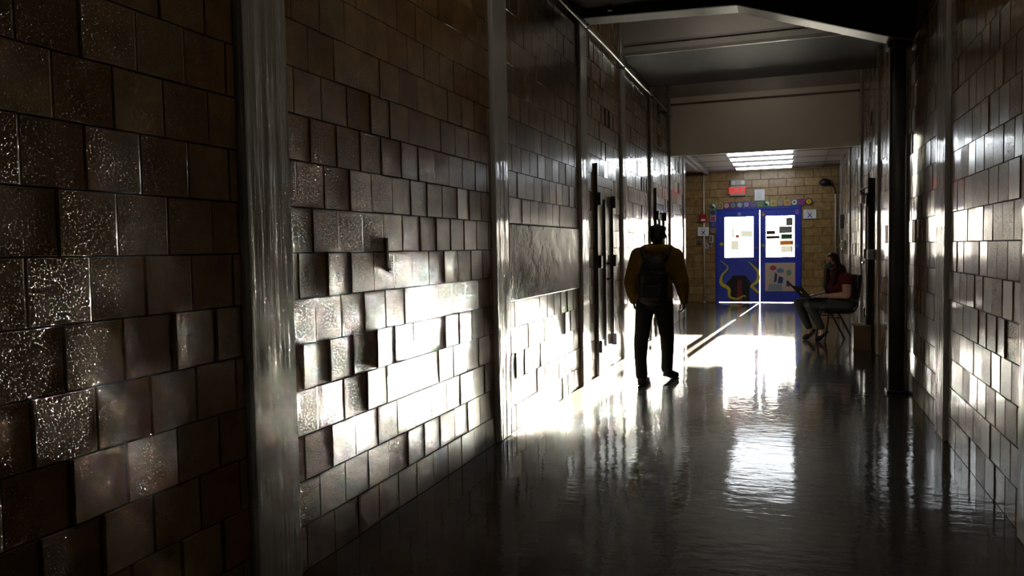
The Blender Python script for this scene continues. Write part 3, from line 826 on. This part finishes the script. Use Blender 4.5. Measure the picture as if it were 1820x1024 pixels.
# ------------------------------------------------------------------ steel closet doors in the side walls
def closet(name, x, sgn, y0, y1, hz, slim=False, nohinge=()):
    d = empty(name, (x, 0, 0)); tag(d, kind='structure')
    def bx(a0, a1, b0, b1, z0, z1, m, nm, ch=0.0, par=d):
        q = MB(); q.box(sgn * a0, sgn * a1, b0, b1, z0, z1, ch=ch); return q.build(nm, m, parent=par)
    q = MB()
    for (a, b_) in ((y0, y0 + .045), (y1 - .045, y1)): q.box(sgn * -.06, sgn * .004, a, b_, 0, 2.17)
    q.box(sgn * -.06, sgn * .004, y0 + .045, y1 - .045, 2.125, 2.17); q.box(sgn * -.06, sgn * .004, y0, y1, 2.17, 2.235)
    q.build('door_frame', M['steel_door'], parent=d)
    mid = (y0 + y1) / 2
    for (a, b_) in ((y0 + .048, mid - .004), (mid + .004, y1 - .048)):
        lf = bx(-.05, .0, a, b_, .02, 2.12, M['steel_door'], 'door_leaf', ch=.003)
        bx(.0, .022, b_ - .05, b_ - .02, .28, 1.98, M['black'], 'edge_bar', par=lf)
        for z in hz:
            yy = a if a < mid - .1 else b_ - .06
            bx(.0, .055, yy - .02 if a < mid - .1 else yy, yy + .06 if a < mid - .1 else yy + .08, z - .07, z + .07, M['black'], 'hinge', ch=.006, par=lf)
    return d
d2 = closet('door_2', XL, 1, D_L1[0], D_L1[1], (1.97, 1.27, 0.32))
q = MB(); q.tube([(0.0, 9.02, 1.24), (.05, 9.02, 1.24), (.07, 9.02, 1.21), (.07, 9.02, 1.09), (.05, 9.02, 1.06), (0.0, 9.02, 1.06)], .013, 8); q.build('pull_handle', M['black'], parent=d2)
q = MB(); q.box(-.01, .014, 8.995, 9.045, 1.28, 1.40, ch=.004); q.build('lock_plate', M['steel'], parent=d2)
q = MB(); q.box(.0, .03, 8.515, 8.535, 0, 2.36); q.build('edge_strip', M['black'], parent=d2)
d3 = closet('door_3', XL, 1, D_L2[0], D_L2[1], (1.93, 1.25, 0.32))
q = MB(); q.box(.0, .03, 12.545, 12.565, 0, 2.36); q.build('edge_strip', M['black'], parent=d3)

# right hand door with closer, lever and box at its foot
d4 = empty('door_4', (XR, 0, 0)); tag(d4, kind='structure')
q = MB(); q.box(-.055, .06, 11.62, 11.70, 0, 2.30); q.box(-.03, .06, 12.56, 12.62, 0, 2.235); q.box(-.03, .06, 11.70, 12.56, 2.15, 2.235); q.build('door_frame', M['black'], parent=d4)
q = MB(); q.box(-.006, .04, 11.705, 12.555, .02, 2.145, ch=.003); lf = q.build('door_leaf', M['steel_door'], parent=d4)
q = MB(); q.box(-.075, -.055, 11.63, 11.66, 0, 2.36); q.build('edge_strip', M['black'], parent=d4)
q = MB(); q.tube([(-.085, 11.74, .35), (-.085, 11.74, 2.02)], .012, 8); q.tube([(-.085, 11.74, .40), (-.0, 11.74, .40)], .01, 6); q.tube([(-.085, 11.74, 1.98), (-.0, 11.74, 1.98)], .01, 6); q.build('vertical_rod', M['steel'], parent=lf)
q = MB(); q.box(-.11, -.006, 12.25, 12.52, 2.0, 2.12, ch=.01); q.build('door_closer', M['exit_box'], parent=lf)
q = MB(); q.tube([(-.06, 12.3, 2.13), (-.14, 12.05, 2.16), (-.05, 11.72, 2.2)], .012, 8); q.build('closer_arm', M['black'], parent=lf)
q = MB(); q.box(-.10, -.055, 11.60, 11.68, 1.92, 2.08, ch=.006); q.box(-.10, -.055, 11.60, 11.68, .30, .44, ch=.006); q.build('hinge', M['black'], parent=d4)
for z in (1.27, .42):
    q = MB(); q.box(-.06, -.006, 12.46, 12.54, z - .07, z + .07, ch=.006); q.build('lock_block', M['black'], parent=lf)
q = MB(); q.tube([(0, 12.15, 1.16), (-.09, 12.15, 1.16)], .012, 8); q.tube([(-.09, 12.15, 1.16), (-.105, 12.08, 1.155), (-.10, 11.98, 1.15)], .014, 8); q.build('lever_handle', M['steel'], parent=lf)
q = MB(); q.disc((-.012, 12.15, 1.16), .035, .012, 'x', 14); q.build('rose', M['steel'], parent=lf)
wb_ = MB(); wb_.box(XR - .115, XR - .03, 11.18, 11.30, 1.21, 1.34, ch=.01); o = wb_.build('wall_box', mat('pale_grey_plastic', (.33, .35, .38), .5)); tag(o, 'pale grey box at handle height by the dark right hand door', 'box')
q = MB(); q.box(XR - .10, XR - .045, 11.172, 11.18, 1.235, 1.315); q.build('cover', mat('grey_plastic', (.25, .27, .30), .5), parent=o)
q = MB(); q.box(.0 + XR - .03, XR, 11.17, 11.29, 1.23, 1.32); q.build('back_plate', M['darkpost'], parent=o)

wbx = empty('wooden_box', (.885, 11.62, 0)); tag(wbx, 'upright brown wooden box on the floor at the foot of the right door', 'box')
q = MB(); q.box(-.105, .105, -.20, -.185, 0, .305); q.build('front_board', M['wood'], parent=wbx)
q = MB(); q.box(-.105, .105, .185, .20, 0, .305); q.build('back_board', M['wood'], parent=wbx)
for x in (-.105, .09):
    q = MB(); q.box(x, x + .015, -.185, .185, 0, .305); q.build('side_board', M['wood'], parent=wbx)
q = MB(); q.box(-.112, .112, -.207, .207, .305, .322, ch=.003); q.build('lid', M['wood'], parent=wbx)
q = MB(); q.box(-.112, .112, -.207, -.2, .0, .03); q.build('plinth', M['wood'], parent=wbx)

# free standing column under the near beam
cl = empty('support_column', (.935, 8.19, 0)); tag(cl, 'dark grey steel column standing just off the right wall under the beam', 'column')
q = MB(); q.tube([(0, 0, .03), (0, 0, 3.30)], .068, 20); q.build('shaft', M['darkpost'], parent=cl, smooth=True)
q = MB(); q.box(-.078, -.066, -.035, .035, .03, 3.28, ch=.003); q.build('edge_strip', M['glossbeam'], parent=cl)
q = MB(); q.box(-.095, .10, -.10, .10, 0, .03, ch=.006); q.build('base_plate', M['black'], parent=cl)
q = MB(); q.box(-.10, .10, -.10, .10, 3.22, 3.28, ch=.006); q.build('cap_plate', M['darkpost'], parent=cl)
# conduit high on the left wall
q = MB(); q.tube([(XL + .05, 5.66, 3.70), (XL + .05, 8.0, 3.71), (XL + .05, 9.2, 3.725), (XL + .05, 9.9, 3.715), (XL + .05, 12.0, 3.72), (XL + .05, 14.15, 3.72)], .020, 8)
o = q.build('wall_conduit', M['steel'], smooth=True); tag(o, 'long shiny conduit running high along the left wall', 'conduit')
for y in (6.6, 8.05, 9.95, 12.1, 13.6):
    q = MB(); q.box(XL + .002, XL + .072, y - .012, y + .012, 3.69, 3.745); q.build('clip', M['darkpost'], parent=o)
# small steel peg on the left wall
q = MB(); q.box(XL - .005, XL + .014, 3.73, 3.752, 1.32, 1.50, ch=.004); o = q.build('wall_bracket', M['steel']); tag(o, 'small upright steel bracket on the left wall between the two nearest pilasters', 'bracket')
q = MB(); q.box(XL + .010, XL + .026, 3.728, 3.754, 1.315, 1.335, ch=.003); q.build('lip', M['steel'], parent=o)
sk_ = empty('sprinkler', (-1.72, 7.9, 3.86)); tag(sk_, 'tiny bright sprinkler head under the dark near beam', 'sprinkler')
q = MB(); q.tube([(0, 0, 0), (0, 0, -.05)], .012, 8); q.build('stem', M['steel'], parent=sk_)
q = MB(); q.disc((0, 0, -.055), .028, .008, 'z', 12); q.build('deflector', M['steel'], parent=sk_)
q = MB(); q.box(-1.9, -1.2, 7.90, 7.92, 0, 0.001)
# fittings on the far right wall
for (y, z0, z1, lab) in ((18.2, 1.75, 2.05, 'narrow dark box on the far right wall near the corner'), (17.6, 1.30, 1.50, 'small pale box on the far right wall behind the seated person')):
    q = MB(); q.box(XR - .07, XR - .003, y, y + .25, z0, z1, ch=.006); o = q.build('wall_box', M['darkpost'] if z0 > 1.6 else M['exit_box']); tag(o, lab, 'box')
    q = MB(); q.box(XR - .075, XR - .07, y + .03, y + .22, z0 + .03, z1 - .03); q.build('cover', M['post'], parent=o)

# ------------------------------------------------------------------ stacking chair
TH = R(14)
CHX, CHY = 0.60, 12.42
chair = empty('stacking_chair', (CHX, CHY, 0), TH)
tag(chair, 'black padded metal stacking chair under the seated person', 'chair')
q = MB(); q.box(-.22, .20, -.21, .21, .425, .485, ch=.022); q.build('seat', M['fabric_black'], parent=chair)
q = MB()
bp_ = []
for (zz, xx) in ((.60, .245), (.72, .275), (.84, .295), (.97, .30)): bp_.append((xx, zz))
vs = []; ny = 7
for (xx, zz) in bp_:
    for k in range(ny):
        y = -.20 + .40 * k / (ny - 1); bow = .035 * (1 - (y / .2) ** 2); vs.append((xx + bow, y, zz))
for (xx, zz) in bp_:
    for k in range(ny):
        y = -.20 + .40 * k / (ny - 1); bow = .035 * (1 - (y / .2) ** 2); vs.append((xx + bow - .035, y, zz))
nr = len(bp_); fs = []; o_ = nr * ny
for i in range(nr - 1):
    for k in range(ny - 1):
        a = i * ny + k; fs.append((a, a + 1, a + ny + 1, a + ny)); fs.append((o_ + a, o_ + a + ny, o_ + a + ny + 1, o_ + a + 1))
for i in range(nr - 1):
    a = i * ny; fs.append((a, a + ny, o_ + a + ny, o_ + a)); a = i * ny + ny - 1; fs.append((a, o_ + a, o_ + a + ny, a + ny))
for k in range(ny - 1):
    a = k; fs.append((a, o_ + a, o_ + a + 1, a + 1)); a = (nr - 1) * ny + k; fs.append((a, a + 1, o_ + a + 1, o_ + a))
q.add(vs, fs); q.build('backrest', M['fabric_black'], parent=chair, smooth=False)
for s in (-1, 1):
    q = MB(); q.tube([(-.15, s * .20, .43), (-.215, s * .225, .0)], .0125, 8); q.build('leg', M['black'], parent=chair)
    q = MB(); q.tube([(-.02, s * .20, .43), (.20, s * .225, .0)], .0125, 8); q.build('leg', M['black'], parent=chair)
    q = MB(); q.tube([(-.16, s * .20, .425), (.14, s * .20, .425), (.20, s * .20, .44), (.245, s * .205, .52), (.27, s * .205, .70), (.30, s * .205, .96)], .0125, 8); q.build('side_frame', M['black'], parent=chair)
    q = MB(); q.tube([(-.165, s * .205, .36), (.03, s * .205, .355)], .008, 6); q.build('stretcher', M['black'], parent=chair)

# ------------------------------------------------------------------ people
def finger_hand(q, wrist, palm_dir, nrm, side, scale=1.0, curl=0.9, thumb=True):
    """palm with four curled fingers and a thumb; palm_dir along the hand, nrm out of the back of the hand"""
    w = Vector(wrist); d = Vector(palm_dir).normalized(); n = Vector(nrm).normalized(); n = (n - d * n.dot(d)).normalized()
    a = d.cross(n) * side
    L = 0.085 * scale
    for t in (-1.2, -.4, .4, 1.2):
        q.cap(w + a * t * .010, w + d * L + a * t * .020 * scale, .015 * scale, .0125 * scale, 8)
    lens = [(.040, .024, .018), (.045, .028, .020), (.042, .026, .018), (.033, .020, .016)]
    for i, ln in enumerate(lens):
        base = w + d * L + a * (1.35 - i * .9) * .020 * scale
        ang = 0.25; p = base
        for j, l_ in enumerate(ln):
            ang += curl * (0.45 if j == 0 else 0.55)
            dd = d * math.cos(ang) - n * math.sin(ang)
            p2 = p + dd * l_ * scale
            q.cap(p, p2, (.0095 - j * .001) * scale, (.0088 - j * .001) * scale, 8); p = p2
    if thumb:
        p = w + d * .018 + a * .028 * scale
        p2 = p + (d * .6 + a * .7 - n * .35).normalized() * .038 * scale
        p3 = p2 + (d * .9 + a * .15 - n * .5).normalized() * .030 * scale
        q.cap(p, p2, .013 * scale, .010 * scale, 8); q.cap(p2, p3, .010 * scale, .008 * scale, 8)

def head(q, c, fd, r=0.098, tilt=0.0):
    """skull, jaw, nose, lips, ears and neck stub, looking along fd"""
    c = Vector(c); f = Vector(fd).normalized(); up = Vector((0, 0, 1)); s = f.cross(up).normalized(); u = s.cross(f)
    rot = Matrix((s, f, u)).transposed()
    T = lambda x, y, z: c + rot @ Vector((x, y, z))
    q.ell(c + rot @ Vector((0, -.008, .02)), (.074, .092, .098), rot=rot)
    q.ell(T(0, .022, -.045), (.056, .062, .068), rot=rot)
    q.ell(T(0, .060, -.078), (.026, .024, .022), rot=rot)
    q.cap(T(0, .082, .012), T(0, .103, -.022), .009, .013, 8)
    q.ell(T(0, .082, -.052), (.024, .012, .010), rot=rot)
    for t in (-1, 1):
        q.ell(T(t * .032, .076, .018), (.014, .010, .008), rot=rot)
        q.ell(T(t * .030, .078, .034), (.020, .010, .006), rot=rot)
        q.ell(T(t * .078, -.004, -.010), (.010, .018, .030), rot=rot)
        q.ell(T(t * .042, .050, -.020), (.024, .026, .026), rot=rot)
    return T, rot

# ---- walking man, seen from behind
MX, MY = -1.36, 8.20
man = empty('person', (MX, MY, 0)); tag(man, 'person in a mustard hoodie with a backpack walking away along the left wall', 'person')
# joints
hipc = (.0, .0, .86); neck = (.045, .02, 1.42); hd = (.045, .045, 1.545)
shL, shR = (-.155, .0, 1.335), (.225, .0, 1.325)
elL, elR = (-.228, -.03, 1.075), (.288, -.02, 1.085)
wrL, wrR = (-.212, .00, .865), (.312, .03, .860)
hL, hR = (-.085, 0, .85), (.10, .01, .85)
knL, knR = (-.135, -.02, .46), (.115, .14, .47)
anL, anR = (-.105, -.16, .085), (.10, .21, .12)
q = MB()
T, rot = head(q, hd, (.08, 1, -.05))
q.cap(neck, (.045, .035, 1.50), .058, .055)
q.ell((.035, .0, 1.20), (.17, .11, .20)); q.ell((.015, .0, 1.0), (.145, .10, .18)); q.ell((.01, 0, .88), (.155, .11, .11))
q.cap((-.12, 0, 1.35), (.19, 0, 1.345), .065, .065)
for sh, el, wr, s in ((shL, elL, wrL, -1), (shR, elR, wrR, 1)):
    q.cap(sh, el, .055, .042); q.cap(el, wr, .042, .028)
    finger_hand(q, wr, (Vector(wr) - Vector(el)) * .4 + Vector((-.02 * s, .02, -.12)), (s, -.2, 0), -s, scale=.95, curl=.9)
for h_, k_, a_ in ((hL, knL, anL), (hR, knR, anR)):
    q.cap(h_, k_, .085, .055); q.cap(k_, a_, .056, .036)
for a_, td, in ((anL, Vector((.05, 1, -.12))), (anR, Vector((.25, 1, -.25)))):
    p = Vector(a_); td.normalize(); q.cap(p - Vector((0, .02, .03)), p + td * .13 - Vector((0, 0, .03)), .036, .028)
q.fused('body', M['skin_dark'], parent=man, voxel=.0085, smooth_it=3)
# hair: high flat top
q = MB(); q.ell((.045, .030, 1.565), (.082, .100, .092)); q.box(-.036, .128, -.050, .122, 1.575, 1.648, ch=.022); q.ell((.045, -.02, 1.52), (.070, .062, .075))
q.fused('hair', M['hair_black'], parent=man, voxel=.010, smooth_it=3)
# hoodie
q = MB()
q.ell((.035, .0, 1.22), (.205, .145, .21)); q.ell((.02, .0, 1.04), (.185, .140, .20)); q.ell((.01, .0, .90), (.185, .138, .10))
q.cap((-.135, 0, 1.325), (.205, 0, 1.315), .088, .090)
q.cap((-.07, 0, 1.385), (.16, 0, 1.38), .070, .070)
q.cap((.045, -.005, 1.39), (.045, .02, 1.425), .088, .066)
q.ell((.045, -.075, 1.395), (.115, .065, .060)); q.ell((.045, -.055, 1.415), (.088, .05, .035))
for sh, el, wr in ((shL, elL, wrL), (shR, elR, wrR)):
    sh = Vector(sh); el = Vector(el); wr = Vector(wr)
    q.cap(sh, el, .088, .076); q.cap(el, el + (wr - el) * .55, .076, .066); q.cap(el + (wr - el) * .5, wr, .062, .044); q.ell(el + Vector((0, -.01, -.03)), (.075, .075, .06))
q.ell((.165, -.02, .92), (.045, .08, .06))
q.fused('hoodie', M['hoodie'], parent=man, voxel=.011, smooth_it=5)
# trousers
q = MB()
q.ell((.01, 0, .86), (.170, .128, .105))
q.cap((-.085, 0, .84), (-.125, -.015, .48), .103, .078); q.cap((-.13, -.02, .48), (-.125, -.10, .28), .078, .068); q.cap((-.125, -.10, .28), (-.105, -.16, .10), .066, .064)
q.cap((.10, .01, .84), (.115, .13, .49), .103, .078); q.cap((.115, .14, .48), (.112, .18, .30), .078, .066); q.cap((.112, .18, .30), (.10, .21, .12), .064, .062)
q.fused('trousers', M['trousers'], parent=man, voxel=.011, smooth_it=4)
for nm, heel, toe in (('shoe', (-.105, -.19, .045), (-.085, .01, .040)), ('shoe', (.105, .17, .085), (.175, .345, .038))):
    q = MB(); q.cap(heel, toe, .043, .038); q.cap(Vector(heel) + Vector((0, .01, .03)), Vector(heel) * .6 + Vector(toe) * .4 + Vector((0, 0, .02)), .038, .034); o = q.fused(nm, M['shoe'], parent=man, voxel=.010, smooth_it=3)
    q = MB(); hv = Vector(heel); tv = Vector(toe); dv = (tv - hv); ang = math.atan2(dv.x, dv.y)
    mt = Matrix.Translation((hv + tv) / 2) @ Matrix.Rotation(-ang, 4, 'Z') @ Matrix.Rotation(math.asin(dv.z / dv.length), 4, 'X')
    q.box(-.038, .038, -dv.length / 2 - .035, dv.length / 2 + .032, -.042, -.022, ch=.008, mtx=mt); q.build('sole', M['shoe'], parent=o)

# backpack
bag = empty('backpack', (MX + .02, MY - .125, 1.08)); tag(bag, 'black backpack worn on the back of the walking person', 'backpack')
q = MB(); q.box(-.145, .16, -.14, -.0, -.22, .12, ch=.05); q.ell((.008, -.07, .11), (.135, .07, .14)); q.ell((.008, -.07, -.18), (.15, .075, .08))
q.fused('main_pouch', M['bag'], parent=bag, voxel=.011, smooth_it=6)
q = MB(); q.box(-.10, .11, -.19, -.12, -.20, -.02, ch=.03); q.fused('front_pocket', M['bag'], parent=bag, voxel=.010, smooth_it=4)
q = MB(); q.tube([(-.09, -.145, .06), (0, -.155, .10), (.10, -.145, .06)], .006, 6); q.build('zip', M['bagtrim'], parent=bag)
q = MB(); q.tube([(-.02, -.05, .22), (-.015, -.06, .255), (.025, -.06, .255), (.03, -.05, .22)], .007, 6); q.build('grab_loop', M['bagtrim'], parent=bag)
for s in (-1, 1):
    cx = .015
    q = MB(); pts = [(cx + s * .06, -.05, .16), (cx + s * .11, .0, .255), (cx + s * .14, .09, .325), (cx + s * .12, .22, .26), (cx + s * .13, .27, .12), (cx + s * .13, .26, -.02), (cx + s * .15, .14, -.16), (cx + s * .12, .0, -.20)]
    q.tube(pts, [.026, .030, .030, .028, .024, .018, .012, .012], 8); q.build('shoulder_strap', M['bagtrim'], parent=bag)

# ---- seated woman (faces -x in her own frame, head turned to the camera)
wom = empty('person', (CHX, CHY, 0), TH); tag(wom, 'seated person in a maroon shirt and face mask with a laptop on the knees', 'person')
J_ = lambda X, y, z: (X - 0.60, y, z)     # x given as world x at the chair's y
q = MB()
hc = Vector(J_(.545, -.02, 1.165)); look = Vector((-.80, -.60, -.08))
T, rot = head(q, hc, look)
q.cap(J_(.64, 0, .98), J_(.575, 0, 1.12), .062, .058)
q.ell(J_(.70, 0, .80), (.14, .17, .20)); q.ell(J_(.73, 0, .60), (.15, .18, .15)); q.cap(J_(.68, -.15, .93), J_(.68, .15, .93), .07, .07)
arms = (((.70, -.195, .91), (.68, -.255, .685), (.42, -.10, .665)), ((.66, .185, .91), (.60, .235, .69), (.38, .10, .675)))
for sh, el, wr in arms:
    q.cap(J_(*sh), J_(*el), .074, .058); q.cap(J_(*el), J_(*wr), .054, .031)
    s = -1 if sh[1] < 0 else 1
    finger_hand(q, J_(*wr), (-1, -.15 * s, .06), (0, 0, 1), s, scale=.92, curl=.45)
for s, kn, an in ((-1, (.20, -.11, .545), (.385, -.09, .18)), (1, (.11, .12, .545), (.26, .10, .17))):
    q.cap(J_(.72, s * .11, .53), J_(*kn), .095, .065); q.cap(J_(*kn), J_(*an), .062, .038)
    q.cap(J_(an[0] + .02, an[1], an[2] - .03), J_(an[0] - .055, an[1], .04), .036, .028)
q.fused('body', M['skin'], parent=wom, voxel=.0085, smooth_it=3)
# eyes
for t in (-1, 1):
    q = MB(); q.ell(T(t * .032, .084, .018), (.010, .006, .006), 10, 6, rot=rot); e_ = q.build('eye', M['white'], parent=wom, smooth=True)
    q = MB(); q.ell(T(t * .032, .089, .018), (.004, .003, .004), 8, 6, rot=rot); q.build('iris', M['black'], parent=e_, smooth=True)
q = MB(); q.ell(T(0, .058, -.045), (.062, .056, .052), rot=rot); q.ell(T(0, .090, -.03), (.026, .022, .022), rot=rot); mk_ = q.fused('face_mask', M['mask'], parent=wom, voxel=.007, smooth_it=3)
q = MB()
for t in (-1, 1): q.tube([T(t * .05, .07, -.01), T(t * .082, 0, .0)], .0025, 6)
q.build('ear_loop', M['mask'], parent=mk_)
gl = MB()
for t in (-1, 1):
    n = 14; pts = [T(t * .033 + .024 * math.cos(2 * PI * k / n), .100 - abs(.3 * .024 * math.cos(2 * PI * k / n)), .016 + .018 * math.sin(2 * PI * k / n)) for k in range(n + 1)]
    gl.tube(pts, .0025, 6, cap=False); gl.tube([T(t * .056, .094, .018), T(t * .080, .0, .012)], .0025, 6)
gl.tube([T(-.010, .102, .018), T(.010, .102, .018)], .0025, 6)
gl.build('glasses', M['black'], parent=wom)
# hair: long, parted, falling in front and behind
q = MB()
q.ell(hc + rot @ Vector((0, -.022, .028)), (.092, .100, .104), rot=rot)
q.ell(hc + rot @ Vector((0, -.055, -.06)), (.095, .070, .12), rot=rot)
q.cap(hc + rot @ Vector((.080, .012, .01)), hc + rot @ Vector((.088, .0, -.13)), .030, .034)
q.cap(hc + rot @ Vector((-.078, .02, .01)), hc + rot @ Vector((-.080, .01, -.13)), .026, .034)
q.cap(J_(.50, .06, 1.06), J_(.50, .09, .80), .045, .048); q.cap(J_(.50, .09, .80), J_(.53, .09, .66), .046, .03)
q.cap(J_(.56, -.08, 1.02), J_(.545, -.10, .86), .045, .05); q.cap(J_(.66, .0, 1.05), J_(.74, .02, .80), .085, .07)
q.fused('hair', M['hair_brown'], parent=wom, voxel=.010, smooth_it=4)
q = MB()
q.ell(J_(.69, 0, .83), (.165, .185, .19)); q.ell(J_(.70, 0, .64), (.195, .185, .15)); q.cap(J_(.685, -.155, .925), J_(.685, .155, .925), .088, .088)
q.cap(J_(.64, 0, .96), J_(.61, 0, 1.02), .085, .075); q.ell(J_(.60, 0, .80), (.11, .17, .12)); q.ell(J_(.76, 0, .68), (.13, .175, .18))
q.cap(J_(.70, -.175, .92), J_(.698, -.205, .885), .092, .090); q.cap(J_(.66, .185, .91), J_(.645, .205, .865), .092, .088)
q.fused('shirt', M['maroon'], parent=wom, voxel=.011, smooth_it=5)
q = MB()
q.ell(J_(.73, 0, .55), (.175, .20, .10))
for s, kn, an in ((-1, (.20, -.11, .545), (.37, -.09, .215)), (1, (.11, .12, .545), (.245, .10, .205))):
    q.cap(J_(.72, s * .11, .54), J_(*kn), .108, .080); q.cap(J_(*kn), J_(*an), .078, .052)
q.fused('jeans', M['jeans'], parent=wom, voxel=.010, smooth_it=4)
for an in ((.385, -.09, .18), (.26, .10, .17)):
    q = MB(); hl = J_(an[0] + .050, an[1], .135); to = J_(an[0] - .040, an[1], .036)
    q.cap(hl, to, .040, .036); q.cap(J_(an[0], an[1], .10), J_(an[0] - .075, an[1], .032), .034, .030)
    o = q.fused('shoe', M['shoe'], parent=wom, voxel=.008, smooth_it=3)
    q = MB(); hv, tv = Vector(hl), Vector(to); dv = tv - hv
    mt = Matrix.Translation((hv + tv) / 2 + Vector((.012, 0, -.030))) @ Matrix.Rotation(-math.atan2(dv.z, -dv.x), 4, 'Y') if False else Matrix.Translation((hv + tv) / 2 + Vector((.016, 0, -.026))) @ Matrix.Rotation(math.atan2(dv.z, -dv.x), 4, 'Y')
    q.box(-dv.length / 2 - .02, dv.length / 2 + .035, -.036, .036, -.010, .008, ch=.004, mtx=mt); q.build('sole', M['sole'], parent=o)

# laptop on her knees
lt = empty('laptop', (.315, 12.22, .640), R(25)); tag(lt, 'open dark laptop resting on the knees of the seated person', 'laptop')
q = MB(); q.box(-.125, .115, -.165, .165, 0, .016, ch=.004); q.build('base', M['laptop'], parent=lt)
q = MB(); q.box(-.105, .10, -.155, .155, .016, .0175); kb = q.build('keyboard', M['keys'], parent=lt)
q = MB()
for i in range(5):
    for j in range(12): q.box(-.095 + i * .022, -.078 + i * .022, -.145 + j * .0245, -.126 + j * .0245, .0175, .0195)
q.build('keys', M['laptop'], parent=kb)
mt = Matrix.Translation((-.125, 0, .012)) @ Matrix.Rotation(R(-43), 4, 'Y')
q = MB(); q.box(-.007, .0, -.165, .165, 0, .235, ch=.002, mtx=mt); ld = q.build('lid', M['laptop'], parent=lt)
q = MB(); q.box(.0, .001, -.155, .155, .012, .215, mtx=mt); q.build('screen', M['black'], parent=ld)
q = MB(); q.disc((-.008, 0, .115), .022, .001, 'x', 16, .026); q.v = [tuple(mt @ Vector(v)) for v in q.v]; q.build('lid_mark', M['white'], parent=ld)
